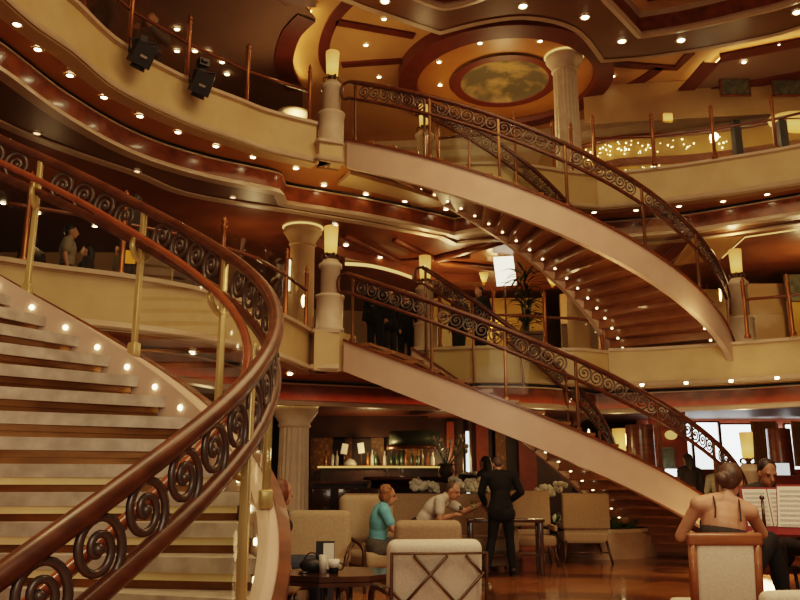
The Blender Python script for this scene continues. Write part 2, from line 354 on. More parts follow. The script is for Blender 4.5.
def strip(mb, a, za, b, zb, n=NP):
    mb.loft([Z(resample(a, n), za), Z(resample(b, n), zb)])
def sweep(mb, pth, prof):
    """profile = [(outward offset, z), ...]; every facet keeps its own edge"""
    for (o0, z0), (o1, z1) in zip(prof, prof[1:]):
        mb.loft([Z(offset(pth, o0), z0), Z(offset(pth, o1), z1)])
Z6T, Z6B, Z7T, Z7B = 3.82, 3.10, 7.50, 6.72
Z6F, Z7F = 3.62, 7.08
for nm_, z0_, z1_, EB in (('wall_upper_landing_core', Z7B, 7.11, E7B), ('wall_middle_landing_core', Z6B, 3.77, E6B)):
    k_ = MB(); k_.prism([EB[0], Vector((-1.40, 12.90, 0)), EB[-1], Vector((-.75, 13.45, 0)), Vector((-1.5, 13.6, 0))], z0_+.012, z1_); struct(k_.build(nm_, 'cream'))
# cream apron under the upper landing
ap = MB(); ap.prism([AZ(*p, 6.70) for p in [(338, 181), (380, 190), (430, 204), (452, 201), (400, 184), (350, 170)]], 6.62, 6.70); struct(ap.build('ceiling_landing_apron', 'cream'))
# floor
fl = MB(); fl.poly([(-14, -6, 0), (19, -6, 0), (19, 26, 0), (-14, 26, 0)]); struct(fl.build('floor', 'floor'))
f6 = MB(); strip(f6, offset(E6, .09), Z6F, OUT, Z6F); struct(f6.build('floor_middle_deck', 'brownsoffit'))
f7 = MB(); strip(f7, offset(E7, .09), Z7F, OUT, Z7F); struct(f7.build('floor_upper_deck', 'brownsoffit'))
# parapets
def parapet(name, pth, zt, zb):
    m = MB(); sweep(m, pth, [(.22, zt-.45), (.22, zt), (0, zt), (0, zt-.06), (.02, zt-.06), (.02, zb+.10), (-.03, zb+.07), (-.03, zb), (.22, zb), (.22, zt-.45)])
    m.poly([Vector((pth[0][0], pth[0][1], zb)), Vector((pth[0][0], pth[0][1], zt)), Vector((*offset(pth, .22)[0][:2], zt)), Vector((*offset(pth, .22)[0][:2], zb))])
    m.poly([Vector((pth[-1][0], pth[-1][1], zb)), Vector((pth[-1][0], pth[-1][1], zt)), Vector((*offset(pth, .22)[-1][:2], zt)), Vector((*offset(pth, .22)[-1][:2], zb))])
    o = struct(m.build(name, 'cream'))
    t = MB(); sweep(t, pth, [(-.06, zb+.02), (-.075, zb+.05), (-.04, zb+.12), (.0, zb+.13)]); sweep(t, pth, [(.0, zt-.05), (-.04, zt-.04), (-.04, zt+.015), (.24, zt+.015)])
    struct(t.build('trim_'+name[5:], 'mould')); return o
parapet('wall_upper_left_balcony', E7L, Z7T, Z7B)
parapet('wall_upper_landing', E7B, 7.13, Z7B)
parapet('wall_upper_bulge_balcony', E7M, Z7T, Z7B)
parapet('wall_upper_right_balcony', E7R, Z7T, Z7B)
parapet('wall_middle_left_balcony', E6L, Z6T, Z6B)
parapet('wall_middle_landing', E6B, 3.79, Z6B)
parapet('wall_middle_bulge_balcony', E6M, Z6T, Z6B)
parapet('wall_middle_right_balcony', E6R, Z6T+.05, Z6B)
# soffits under the edges, burl fascias with pale mouldings, inner brown soffits
def under(tagname, E, B, zb, Mx, zm, zbot, zin, sof):
    s = MB(); strip(s, E, zb+.01, B, zb+.01); struct(s.build('ceiling_%s_soffit' % tagname, sof))
    g = MB(); sweep(g, B, [(.04, zb), (.04, zb-.05)]); struct(g.build('trim_%s_shadow_gap' % tagname, 'black'))
    l = MB(); sweep(l, B, [(.04, zb-.05), (-.03, zb-.05), (-.03, zb-.075), (0, zb-.075)]); sweep(l, B, [(0, zm+.10), (-.05, zm+.07), (-.07, zm), (.12, zm), (.12, zin)]); struct(l.build('trim_%s_fascia_moulding' % tagname, 'mould'))
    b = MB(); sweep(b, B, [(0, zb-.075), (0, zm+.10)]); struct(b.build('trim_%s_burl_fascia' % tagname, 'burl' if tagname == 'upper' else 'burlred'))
    if Mx is not None:
        i = MB(); strip(i, offset(B, .1), zm+.01, Mx, zm+.01); struct(i.build('ceiling_%s_inner_soffit' % tagname, 'brownsoffit'))
        n = MB(); sweep(n, Mx, [(-.10, zm), (-.10, zm-.03), (.06, zm-.03), (.10, zm+.04), (.10, zin)]); struct(n.build('trim_%s_inner_moulding' % tagname, 'mould'))
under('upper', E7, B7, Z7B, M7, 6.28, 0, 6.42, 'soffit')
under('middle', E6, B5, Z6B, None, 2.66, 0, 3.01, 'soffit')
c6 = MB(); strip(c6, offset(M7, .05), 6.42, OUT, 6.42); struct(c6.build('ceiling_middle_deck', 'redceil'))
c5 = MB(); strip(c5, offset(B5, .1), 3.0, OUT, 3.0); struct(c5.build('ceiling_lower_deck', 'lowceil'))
# red glow along the foot of the middle burl fascia is painted into its material
# outer walls
w = MB(); sweep(w, OUT, [(0, 0), (0, 3.02)]); struct(w.build('wall_lower_outer', 'darkwall'))
w = MB(); sweep(w, OUT, [(0, 3.55), (0, 6.44)]); struct(w.build('wall_middle_outer', 'tanwall'))
W7 = path([[(-13, -2), (-13, 12)], [(-13, 12), (-10, 19.5)], [(-10, 19.5), (-4, 22)], [(-4, 22), (2.5, 21.5), (5.2, 20.3)], [(5.2, 20.3), (7.5, 19.6), (12, 18.2)], [(12, 18.2), (18, 12)], [(18, 12), (18, -2)]])
w = MB(); sweep(w, W7, [(0, 7.0), (0, 11.1)]); struct(w.build('wall_upper_outer', 'tanwall'))
cr = MB(); sweep(cr, W7, [(-.25, 11.0), (-.22, 10.8), (-.10, 10.72), (-.06, 10.55), (0, 10.5)]); struct(cr.build('trim_upper_cornice', 'mould'))
# ---------------------------------------------------------------- top ceiling: ring soffit, tan ceiling with red bands, dome
ZC, ZS = 11.0, 10.3
c = MB(); c.poly([(-14, -3, ZC), (19, -3, ZC), (19, 26, ZC), (-14, 26, ZC)]); struct(c.build('ceiling_upper_deck', 'ceil'))
s = MB(); strip(s, S8I, ZS, S8O, ZS); struct(s.build('ceiling_ring_soffit', 'brownsoffit'))
t = MB(); sweep(t, S8O, [(-.08, ZS-.015), (.03, ZS-.03), (.06, ZS+.03), (.06, ZS+.16), (-.1, ZS+.18)]); sweep(t, S8I, [(.10, ZS-.01), (.0, ZS-.03), (-.05, ZS+.02), (-.03, ZS+.08), (0, ZS+.08)]); struct(t.build('trim_ring_moulding', 'mould'))
b = MB(); sweep(b, S8I, [(0, ZS+.08), (0, ZS+.42)]); struct(b.build('trim_ring_burl_fascia', 'burl'))
b = MB(); sweep(b, S8I, [(0, ZS+.42), (-.06, ZS+.45), (-.06, ZS+.5), (.3, ZS+.5)]); struct(b.build('trim_ring_upper_moulding', 'mould'))
b = MB(); ip = offset(S8I, -.55); sweep(b, ip, [(.3, ZS+.60), (.15, ZS+.60), (.15, ZS+.68)]); struct(b.build('trim_ring_red_band', 'band')); b = MB(); b.poly([Vector((p[0], p[1], ZS+.64)) for p in ((-4.5, -2.9), (10.8, -2.9), (10.8, 11.8), (-2.0, 11.8))]); struct(b.build('ceiling_well', 'soffit'))
def bandz(px, z, wd, name='trim_ceiling_band', m='band', sm=True, th=.05):
    pts = [AZ(a, b_, z) for a, b_ in px] if len(px[0]) == 2 else [Vector(p) for p in px]
    if sm: pts = smooth_path(pts, 8)
    mb = MB(); A_ = offset(pts, -wd/2); B_ = offset(pts, wd/2)
    mb.loft([Z(A_, z), Z(A_, z-th), Z(B_, z-th), Z(B_, z)], smooth=False)
    return struct(mb.build(name, m))
zb = ZC
bandz([(348, 2), (334, 18), (325, 40), (324, 58), (330, 72)], zb, .24)
bandz([(336, 21), (370, 27), (414, 35)], zb, .2, sm=False)
bandz([(342, 64), (370, 62), (402, 60)], zb, .2, sm=False)
bandz([(398, 92), (416, 85)], zb, .2, sm=False)
bandz([(596, 87), (609, 93), (640, 80), (660, 66)], zb, .26)
bandz([(609, 62), (640, 65), (676, 67), (690, 52)], zb, .22, sm=False)
bandz([(609, 93), (592, 86)], zb, .2, sm=False)
bandz([(570, 97), (590, 96), (612, 92)], zb, .2)
# left mauve panel edged in red with a glowing cove, and the long right panel
mv = MB(); e = smooth_path([AZ(*p, ZC) for p in [(316, 8), (301, 24), (294, 45), (295, 60), (303, 78)]], 6)
mv.prism([Vector((-2.2, 13.6, 0))]+e+[Vector((-2.7, 20.5, 0)), Vector((-9, 19.5, 0)), Vector((-12, 12, 0)), Vector((-5.4, 10, 0))], ZC-.28, ZC-.24); struct(mv.build('ceiling_left_panel', 'mauve'))
e2 = [p for p in e]
mb = MB(); A_ = e2; B_ = offset(e2, .42); mb.loft([Z(A_, ZC-.24), Z(A_, ZC-.32), Z(B_, ZC-.32), Z(B_, ZC-.285)], smooth=False); struct(mb.build('trim_left_panel_band', 'band'))
mb = MB(); mb.loft([Z([AZ(316, 8, ZC-.3), AZ(285, 6, ZC-.3), AZ(262, -10, ZC-.3)], ZC-.29), Z([AZ(316, 8, ZC-.3)+Vector((0, -.35, 0)), AZ(285, 6, ZC-.3)+Vector((0, -.4, 0)), AZ(262, -10, ZC-.3)+Vector((0, -.4, 0))], ZC-.29)]); struct(mb.build('trim_left_panel_front_band', 'band'))
mb = MB(); A_ = offset(e2, .10); mb.loft([Z(A_, ZC-.22), Z(A_, ZC-.08)]); struct(mb.build('trim_left_cove_light', 'cove_hidden'))
rp = [AZ(*p, ZC) for p in [(719, 50), (705, 66), (691, 81)]]
q0, q1 = AZ(691, 81, ZC), AZ(830, 54, ZC); q2, q3 = AZ(840, 26, ZC), AZ(719, 50, ZC)
mb = MB(); mb.prism([q0, q1, q2, q3], ZC-.28, ZC-.22); struct(mb.build('ceiling_right_panel', 'mauve'))
def flat(pts, z, wd):
    pts = [Vector(p) for p in pts]; mb = MB(); A_ = offset(pts, 0); B_ = offset(pts, wd); mb.loft([Z(A_, z), Z(A_, z-.05), Z(B_, z-.05), Z(B_, z)], smooth=False); return mb
struct(flat([q0, AZ(705, 66, ZC), q3], ZC-.27, -.38).build('trim_right_panel_end_band', 'band'))
struct(flat([q0, q1], ZC-.27, .36).build('trim_right_panel_back_band', 'band'))
struct(flat([q3, q2], ZC-.27, -.36).build('trim_right_panel_front_band', 'band'))
mb = MB(); a_ = [q3+Vector((.1, .1, 0)), q2+Vector((.1, .1, 0))]; mb.loft([Z(a_, ZC-.2), Z(a_, ZC-.08)]); a_ = [q0+Vector((.1, -.05, 0)), q3+Vector((.1, .1, 0))]; mb.loft([Z(a_, ZC-.2), Z(a_, ZC-.08)]); struct(mb.build('trim_right_cove_light', 'cove_hidden'))
# dome with red rings and a leafy mural
DC_ = (2.52, 17.62)
def ring(name, r0, r1, z0, z1, m, n=72):
    mb = MB(); c_ = lambda r, z: [Vector((DC_[0]+r*math.cos(2*PI*k/n), DC_[1]+r*math.sin(2*PI*k/n), z)) for k in range(n)]
    mb.loft([c_(r0, z0), c_(r1, z1)], closed=True); return struct(mb.build(name, m))
ring('trim_dome_outer_ring', 2.56, 2.12, ZC-.30, ZC-.34, 'band'); ring('trim_dome_outer_side', 2.56, 2.56, ZC, ZC-.30, 'band'); ring('trim_dome_outer_lip', 2.12, 2.08, ZC-.34, ZC-.22, 'band')
ring('ceiling_dome_disc', 2.10, 1.28, ZC-.20, ZC-.20, 'soffit')
ring('trim_dome_inner_ring', 1.28, 1.06, ZC-.26, ZC-.26, 'band'); ring('trim_dome_inner_side', 1.06, 1.03, ZC-.26, ZC-.2, 'band')
mb = MB(); n = 48; mb.loft([[Vector((DC_[0]+1.05*math.cos(a)*math.cos(2*PI*k/n), DC_[1]+1.05*math.cos(a)*math.sin(2*PI*k/n), ZC-.24+.20*math.sin(a))) for k in range(n)] for a in (0, .25, .5, .8, 1.1, 1.4, 1.56)], closed=True); struct(mb.build('ceiling_dome_mural', 'mural'))
mb = MB(); n = 60; mb.loft([[Vector((DC_[0]+1.06*math.cos(2*PI*k/n), DC_[1]+1.06*math.sin(2*PI*k/n), z)) for k in range(n)] for z in (ZC-.25, ZC-.22)], closed=True); struct(mb.build('trim_dome_cove_light', 'gold_glow'))
# ---------------------------------------------------------------- staircases
def arc_pts(c, r, zf, a0, a1, n): return [Vector((c[0]+r*math.cos(a0+(a1-a0)*i/(n-1)), c[1]+r*math.sin(a0+(a1-a0)*i/(n-1)), zf(a0+(a1-a0)*i/(n-1)))) for i in range(n)]
def scroll_mesh(R, tr, sxx, turns=2.15, n=46, sides=6):
    mb = MB(); pts = []
    for i in range(n):
        t = i/(n-1); w = -PI*.5 + t*turns*2*PI; r = R*(1-t)**.85*.97+R*.03
        pts.append(Vector((r*math.cos(w)*sxx, 0, r*math.sin(w))))
    mb.tube(pts, [tr*(1-.25*i/n) for i in range(n)], sides, flat=(1, 1.25)); mb.ball((0, 0, 0), tr*1.6, 8, 6)
    return mb.mesh('scroll', [M['scroll']])
def railing(root, name, c, R, zf, a0, a1, dh, dl, posts, sgap, sR, hr, lr, tr, handmat='rail', postmat='postbrass', pw=.045, endloop=0, brackets=False):
    n = 90
    mb = MB(); hp = arc_pts(c, R, lambda a: zf(a)+dh, a0, a1, n); mb.tube(hp, hr, 12)
    top = mb.build(name, handmat, root)
    mb = MB(); mb.tube(arc_pts(c, R, lambda a: zf(a)+dh-dl, a0, a1, n), lr, 10)
    if endloop:
        for a, sgn in ((a0, -1), (a1, 1)):
            p = arc_pts(c, R, lambda q: zf(q)+dh, a, a+1e-4, 2)[0]; t = Vector((-math.sin(a), math.cos(a), 0))*sgn*math.copysign(1, a1-a0)
            mb.tube(smooth_path([p, p+t*.13+Vector((0, 0, -.02)), p+t*.17+Vector((0, 0, -dl*.5)), p+t*.13+Vector((0, 0, -dl+.02)), p+Vector((0, 0, -dl))], 5), lr*.85, 8)
    mb.build('lower_rail', handmat, top)
    g = MB(); g.loft([arc_pts(c, R, lambda a: zf(a)+.02, a0, a1, n), arc_pts(c, R, lambda a: zf(a)+dh-dl, a0, a1, n)]); g.build('glass_panel', 'glass', top)
    for a in posts:
        p = Vector((c[0]+R*math.cos(a), c[1]+R*math.sin(a), zf(a))); mb = MB()
        mb.rbox(p+Vector((0, 0, (dh)/2)), (pw, pw, dh), .008, a); mb.rbox(p+Vector((0, 0, .04)), (pw*1.8, pw*1.8, .10), .012, a)
        if brackets:
            rd = Vector((math.cos(a), math.sin(a), 0))
            mb.tube(smooth_path([p+Vector((0, 0, dh-dl-.13)), p-rd*.05+Vector((0, 0, dh-dl-.11)), p-rd*.10+Vector((0, 0, dh-dl-.03)), p-rd*.085+Vector((0, 0, dh-dl+.05))], 4), [.022]*9+[.02, .018, .014, .008], 8)
        mb.build('post', postmat, top)
    sm = scroll_mesh(sR, tr, .84 if brackets else .98); na = abs(a1-a0); k = int(na/sgap)
    for i in range(k):
        a = a0+math.copysign(1, a1-a0)*(i+.5)*na/k
        if any(abs(a-q) < sgap*.30 for q in posts): continue
        o = bpy.data.objects.new('scroll', sm); C.objects.link(o); o.parent = top
        o.location = (c[0]+R*math.cos(a), c[1]+R*math.sin(a), zf(a)+dh-dl/2); o.rotation_euler = (0, 0, a+PI/2)
    return top
def curved_slab(mb, c, r0, r1, a0, a1, z0, z1, n=3):
    """annular block between two angles"""
    P = lambda r, a, z: Vector((c[0]+r*math.cos(a), c[1]+r*math.sin(a), z)); A = [a0+(a1-a0)*i/n for i in range(n+1)]
    prof = lambda a: [P(r0, a, z0), P(r1, a, z0), P(r1, a, z1), P(r0, a, z1)]
    mb.loft([prof(a) for a in A], smooth=False, closed=True); mb.poly(prof(A[0])[::-1]); mb.poly(prof(A[-1]))
M['palebrass'] = mat('pale_polished_brass', (.74, .56, .26), .28, .45, col2=(.64, .47, .20), scale=6)
M['midpost'] = mat('brown_brass_post', (.25, .12, .05), .3, .6, col2=(.20, .09, .035), scale=8)
def stringer(mb, c, r0, r1, zt, zb, a0, a1, n=60):
    P = lambda r, a, z: Vector((c[0]+r*math.cos(a), c[1]+r*math.sin(a), z)); A = [a0+(a1-a0)*i/n for i in range(n+1)]
    for (ra, za, rb, zb_) in ((r0, zb, r1, zb), (r1, zb, r1, zt), (r1, zt, r0, zt), (r0, zt, r0, zb)):
        mb.loft([[P(ra, a, (zt if za is zt else zb)(a)) for a in A], [P(rb, a, (zt if zb_ is zt else zb)(a)) for a in A]])
    for a in (A[0], A[-1]): mb.poly([P(r0, a, zb(a)), P(r1, a, zb(a)), P(r1, a, zt(a)), P(r0, a, zt(a))])
def mid_stair(name, label, zf, a0, a1, nsteps, lights_on):
    root = thing(name, label, 'staircase')
    so = MB(); stringer(so, ST, RO-.02, RO+.08, zf, lambda a: zf(a)-.50, a0, a1); so.build('outer_stringer', 'stringer', root)
    si = MB(); stringer(si, ST, RI-.10, RI, lambda a: zf(a)+.20, lambda a: zf(a)-.12, a0, a1); si.build('inner_stringer', 'stringer', root)
    cp = MB(); stringer(cp, ST, RO-.05, RO+.11, lambda a: zf(a)+.035, lambda a: zf(a)-.005, a0, a1); stringer(cp, ST, RI-.13, RI+.03, lambda a: zf(a)+.235, lambda a: zf(a)+.195, a0, a1); cp.build('stringer_cap', 'wood', root)
    d = (a1-a0)/nsteps
    bm_ = MB(); bm_.lathe([(.022, 0), (.022, -.012), (.014, -.018)], n=10); bme = bm_.mesh('step_light', [M['stepbulb']])
    for i in range(nsteps):
        s0 = a0+i*d; s1 = s0+d; zt = zf((s0+s1)/2)+.03
        mb = MB(); mb.cur = 0; curved_slab(mb, ST, RI, RO, s0-.15*d, s1+.12*d, zt-.05, zt)
        curved_slab(mb, ST, RI, RO, s1-.06*d, s1, zt-abs(zf(s1)-zf(s0))-.02, zt-.05)
        mb.cur = 1; curved_slab(mb, ST, RI+.15, RO-.15, s1+.0*d, s1+.03*d, zt-.10, zt-.06)
        st = mb.build('step', ['underwood', 'brass'], root)
        for r in (RI+.22, RO-.30):
            o = bpy.data.objects.new('step_light', bme); C.objects.link(o); o.parent = st; am = s0+.35*d
            o.location = (ST[0]+r*math.cos(am), ST[1]+r*math.sin(am), zt-.05)
    gap = .062
    railing(root, 'railing', ST, RO+.03, zf, a0, a1, 1.15, .32, [-2.075, -1.81, -1.59, -1.376, -1.095, -.82, -.52], .0385, .128, .045, .032, .0125, postmat='midpost', endloop=1)
    railing(root, 'railing', ST, RI-.13, lambda a: zf(a)+.20, a0+.06, a1, 1.73, .32, [a0+.08, a0+.40, a0+.72, a0+1.04, a0+1.36, a1-.02], .068, .128, .045, .032, .0125, postmat='midpost', endloop=1)
    return root
A0, A1 = -2.10, -.42
zu = lambda a: 4.512-2.0197*(a+.8)
zl = lambda a: .8442-2.1215*(a+.8)
mid_stair('grand_staircase', 'upper curved staircase sweeping from top balcony to middle deck, seen from below', zu, A0, A1, 21, True)
mid_stair('grand_staircase', 'lower curved staircase sweeping from the middle deck down to the marble floor', zl, A0, -.405, 22, True)
# ---- near left staircase
LC = (-2.7636, 3.7413); LR = 2.149; LCR = 2.236
zc = lambda a: .814+1.1957*a
M['brassshine'] = mat('brass_painted_shine', (.95, .80, .46), .3, .15, col2=(.88, .70, .36), scale=6)  # brass strip colour with the bright reflection of the lower steps painted in
zr = lambda a: zc(a)-(.35*(-.35-a)**2 if a < -.35 else (.38*(a-1.3)**2 if a > 1.3 else 0))
def left_stair():
    root = thing('grand_staircase', 'large near staircase of grey stone steps curving up past the camera to the middle deck', 'staircase')
    a0, a1 = -.68, 2.33; ar = -.86
    so = MB(); stringer(so, LC, LCR-.14, LCR+.0, zc, lambda a: max(zc(a)-.62, 0.0), a0, a1, 80); so.build('outer_stringer', 'stringer', root)
    cp = MB(); stringer(cp, LC, LCR-.035, LCR+.022, lambda a: zc(a)+.015, lambda a: zc(a)-.045, a0, a1, 80); cp.build('stringer_cap', 'wood', root)
    si = MB(); stringer(si, LC, .62, .74, lambda a: zc(a)+.05, lambda a: max(zc(a)-.62, 0), a0, a1, 80); si.build('inner_stringer', 'stringer', root)
    rise = 3.62/23; dth = rise/1.1957
    bm_ = MB(); bm_.lathe([(.019, 0), (.019, .010), (.012, .014)], n=10); bme = bm_.mesh('step_light', [M['stepbulb']])
    for i in range(23):
        zt = rise*(i+1); th = (zt+.10-.814)/1.1957
        mb = MB()
        def slab(ra, ta, tb, z0, z1):
            q = lambda t, r: Vector((LC[0]+ra*math.cos(t)-r*math.cos(t-.38), LC[1]+ra*math.sin(t)-r*math.sin(t-.38), 0))
            mb.prism([q(ta, 0), q(tb, 0), q(tb, 1.86), q(ta, 1.86)], z0, z1)
        mb.cur = 0; slab(LCR-.142, th, th+dth*1.3, zt-.075, zt)
        mb.cur = 1; slab(LCR-.165, th+.030, th+.045, zt-rise-.005, zt-.074)
        mb.cur = 2; slab(LCR-.165, th+.022, th+.0295, zt-.116, zt-.0745)
        st = mb.build('step', ['stone', 'copper', 'brassshine' if i < 9 else 'copper'], root)
        o = bpy.data.objects.new('step_light', bme); C.objects.link(o); o.parent = st; al = th+.055; r = LCR-.142
        o.location = (LC[0]+r*math.cos(al), LC[1]+r*math.sin(al), zt+.072); o.rotation_euler = (0, -PI/2, al)
    top = railing(root, 'railing', LC, LR, zr, ar, a1, 1.1157, .2878, [-.80, -.155, .31, .74, 1.17, 1.60, 2.03], .084, .122, .039, .036, .0135, pw=.040, postmat='palebrass', brackets=True)
    gb = MB(); gb.tube(arc_pts(LC, LR-.14, lambda a: zr(a)+.90, ar, a1, 90), .026, 10); gb.build('grab_rail', 'grab', top)
    return root
left_stair()
# ---------------------------------------------------------------- lamp pedestals
def pedestal(label, loc, s=1.0, tall=1.26):
    r = thing('lamp_pedestal', label, 'lamp', loc, 0, 'glowing lamps on white pedestals')
    b = MB(); b.lathe([(.25, 0), (.25, .06), (.23, .07), (.23, tall*.5-.06), (.25, tall*.5-.04), (.25, tall*.5)], n=28); b.build('pedestal_base', 'whitestone', r)
    b = MB(); b.lathe([(.165, tall*.5), (.165, tall-.16), (.20, tall-.14), (.20, tall-.08), (.17, tall-.06), (.13, tall)], n=28); b.build('pedestal_drum', 'whitestone', r)
    b = MB(); b.lathe([(.05, tall), (.045, tall+.05), (.09, tall+.09), (.09, tall+.11)], n=16)
    for k in range(6):
        a = k*PI/3; x, y = math.cos(a), math.sin(a); b.tube(smooth_path([(x*.05, y*.05, tall+.01), (x*.15, y*.15, tall+.02), (x*.15, y*.15, tall+.09), (x*.09, y*.09, tall+.11)], 4), .012, 6)
    b.build('lamp_bracket', 'bronze', r)
    b = MB(); h = .50; b.lathe([(.085, tall+.10), (.105, tall+.14), (.125, tall+.10+h), (.118, tall+.10+h), (.10, tall+.15), (.05, tall+.12)], n=24); b.build('lamp_shade', 'shade', r)
    return r
def plight(loc, e, col=(1, .66, .30), r=.1):
    l = bpy.data.lights.new('light', 'POINT'); l.energy = e; l.color = col; l.shadow_soft_size = r
    o = bpy.data.objects.new('light', l); o.location = loc; C.objects.link(o); return o
LAMPS = [('glowing lamp on white pedestal at the head of the upper staircase, before the balcony', (-1.23, 13.22, 7.13), 1.26),
         ('glowing lamp half behind the scroll railing at the head of the upper staircase', (.52, 15.7, Z7F), 1.50),
         ('glowing lamp on white pedestal at the lower staircase head, on the balcony corner', (-1.19, 13.22, 3.79), 1.26),
         ('glowing lamp behind the scroll railing at the lower staircase head, near standing men', (.51, 15.7, Z6F), 1.62),
         ('glowing lamp on the white pedestal at the foot of the upper staircase', (6.76, 15.52, 3.72), 1.60),
         ('glowing lamp on the pedestal at the foot of the lower staircase, before the bright windows', (6.62, 15.5, 0), 1.68)]
for lb, p, t in LAMPS:
    pedestal(lb, p, tall=t); plight((p[0], p[1]-.0, p[2]+t+.75), 14)
# ---------------------------------------------------------------- ceiling downlights
dl_mesh = None
def downlights(lst, label, group, bulb='bulb', r=.048, nm='ceiling_downlight'):
    trim = MB(); trim.lathe([(r*1.5, 0), (r*1.5, -.012), (r*1.05, -.016), (r*1.0, 0)], n=16); tm = trim.mesh('trim_ring', [M['mould']])
    b = MB(); b.ball((0, 0, 0), (r, r, r*.45), 12, 6); bm_ = b.mesh('bulb', [M[bulb]])
    for i, p in enumerate(lst):
        e = thing(nm, label % ORD[i] if '%' in label else label, 'downlight', p, 0, group)
        for me, n_ in ((tm, 'trim_ring'), (bm_, 'bulb')):
            o = bpy.data.objects.new(n_, me); C.objects.link(o); o.parent = e
up = [(17, 24), (38, 49), (70, 75), (104, 97), (140, 116), (178, 132), (216, 146), (253, 157), (296, 168)]
downlights([AZ(a, b, Z7B) for a, b in up], '%s bright downlight from the picture edge in the orange soffit under the spotlight balcony', 'downlights under the spotlight balcony')
downlights([AZ(a, b, Z7B) for a, b in [(324, 185), (366, 194), (405, 201), (446, 209)]], '%s downlight from the corner under the upper staircase landing', 'downlights under the upper landing')
downlights([AZ(a, b, Z7B) for a, b in [(594, 212), (636, 210), (679, 206), (723, 201), (767, 194)]], '%s downlight from the stair railing in the soffit under the sparkling upper balcony', 'downlights under the right upper balcony')
downlights([AZ(a, b, Z6B) for a, b in [(192, 353), (290, 374)]], '%s downlight under the middle balcony, behind the near railing', 'downlights under the middle left balcony')
downlights([AZ(a, b, Z6B) for a, b in [(642, 385), (686, 383), (731, 381), (777, 378)]], '%s downlight from the scroll railing above the red fascia over the windows', 'downlights over the windows')
downlights([AZ(a, b, ZS-.01) for a, b in [(385, 1), (523, 6), (585, 17), (622, 41), (681, 40), (797, 12)]], '%s large downlight from the left in the brown scalloped ring soffit at the top', 'downlights in the ring soffit', r=.075)
downlights([AZ(a, b, ZC-.01) for a, b in [(384, 19), (366, 45), (379, 77)]], '%s small downlight from the top between the red ceiling bands beside the dome', 'downlights beside the dome')
downlights([AZ(a, b, ZC-.21) for a, b in [(439, 62), (440, 85), (480, 43), (477, 100), (540, 41)]], '%s small downlight from the left in the orange ring around the mural', 'downlights in the dome ring', r=.05)
downlights([AZ(a, b, ZC-.01) for a, b in [(613, 76)]], 'small downlight inside the red band beside the fluted column head', 'downlights beside the dome')
downlights([AZ(a, b, ZC-.30) for a, b in [(744, 62), (779, 44)]], '%s small downlight from the left in the red edged right ceiling panel', 'downlights in the right panel', r=.05)
downlights([AZ(a, b, ZC-.30) for a, b in [(177, 29), (177, 51), (195, 51), (208, 52), (222, 62), (227, 74)]], '%s small light from the left seen behind the glass of the spotlight balcony', 'lights behind the spotlight balcony', r=.055)
downlights([AZ(a, b, 6.28) for a, b in [(37, 133), (137, 171), (233, 197)]], '%s dim downlight from the left in the brown soffit above the near railing', 'dim downlights of the brown soffit', 'bulbdim', r=.05)
downlights([AZ(a, b, 6.41) for a, b in [(335, 225), (346, 245), (380, 257), (465, 238), (484, 228), (483, 247)]], '%s downlight from the left in the red brown ceiling of the middle deck', 'downlights of the middle deck ceiling', r=.055)
downlights([AZ(a, b, 6.41) for a, b in [(3, 203), (38, 213), (95, 226), (150, 250)]], '%s light from the left below the near handrail, over the people behind the parapet', 'lights over the people on the middle deck', r=.05)
downlights([AZ(a, b, 2.99) for a, b in [(393, 434), (405, 436), (341, 436)]], '%s tiny downlight from the left over the bar', 'downlights over the bar', r=.05)
# ---------------------------------------------------------------- balcony railings
def balcony_railing(label, pts, h=1.0, hr=.62, posts=None, toprail=False):
    root = thing('balcony_railing', label, 'railing')
    pts = [Vector(p) for p in pts]
    mb = MB(); mb.tube([p+Vector((0, 0, hr)) for p in pts], .028, 8); mb.build('handrail', 'wood', root)
    g = MB(); g.loft([[p+Vector((0, 0, .02)) for p in pts], [p+Vector((0, 0, h*.93)) for p in pts]]); g.build('glass_panel', 'glass', root)
    for i in (posts if posts is not None else range(len(pts))):
        p = pts[i]; mb = MB(); mb.lathe([(.06, 0), (.06, .05), (.035, .08), (.035, h-.02), (.05, h), (.02, h+.03), (.045, h+.07), (.03, h+.11), (0.004, h+.16)], tuple(p), n=12)
        mb.build('post', 'postred', root)
    return root
M['postred'] = mat('reddish_brass', (.40, .16, .06), .3, .6, col2=(.32, .12, .04), scale=8)
def on_edge(px, z, n_in=.11): return [AZ(a, b, z) for a, b in px]
lp = [AZ(a, b, Z7T) for a, b in [(86, 8), (132, 46), (190, 77), (250, 103), (313, 122)]]
balcony_railing('glass railing with reddish posts on the spotlight balcony, top left', [p+Vector((-.08, .09, .01)) for p in [Vector((-4.75, 7.6, Z7T))]+lp], posts=[1, 2, 3, 4, 5])
rp_ = [AZ(a, b, Z7T) for a, b in [(597, 165), (657, 163), (718, 156), (780, 147), (850, 132)]]
balcony_railing('glass railing with finial posts in front of the sparkling lights, upper right', [p+Vector((0, .14, .01)) for p in rp_])
balcony_railing('curved glass railing behind the upper stair, beside the fluted column', [Vector((*stxy(2.62, a), Z7T+.01)) for a in (-1.95, -1.75, -1.55, -1.35, -1.15, -1.0)]+[Vector((3.55, 15.42, Z7T+.01))], posts=[0, 3, 5, 6])
balcony_railing('glass railing before the potted palm on the middle deck', [Vector((*stxy(2.60, a), Z6T+.01)) for a in (-1.95, -1.75, -1.55, -1.35, -1.15)]+[Vector((3.4, 15.25, Z6T+.01)), Vector((4.0, 15.6, Z6T+.01))], posts=[0, 2, 4, 6])
balcony_railing('glass railing with finial posts right of the lamp at the upper stair foot', [AZ(a, b, Z6T)+Vector((0, .16, .06)) for a, b in [(752, 340), (798, 337), (850, 330)]], h=.98, hr=.72)
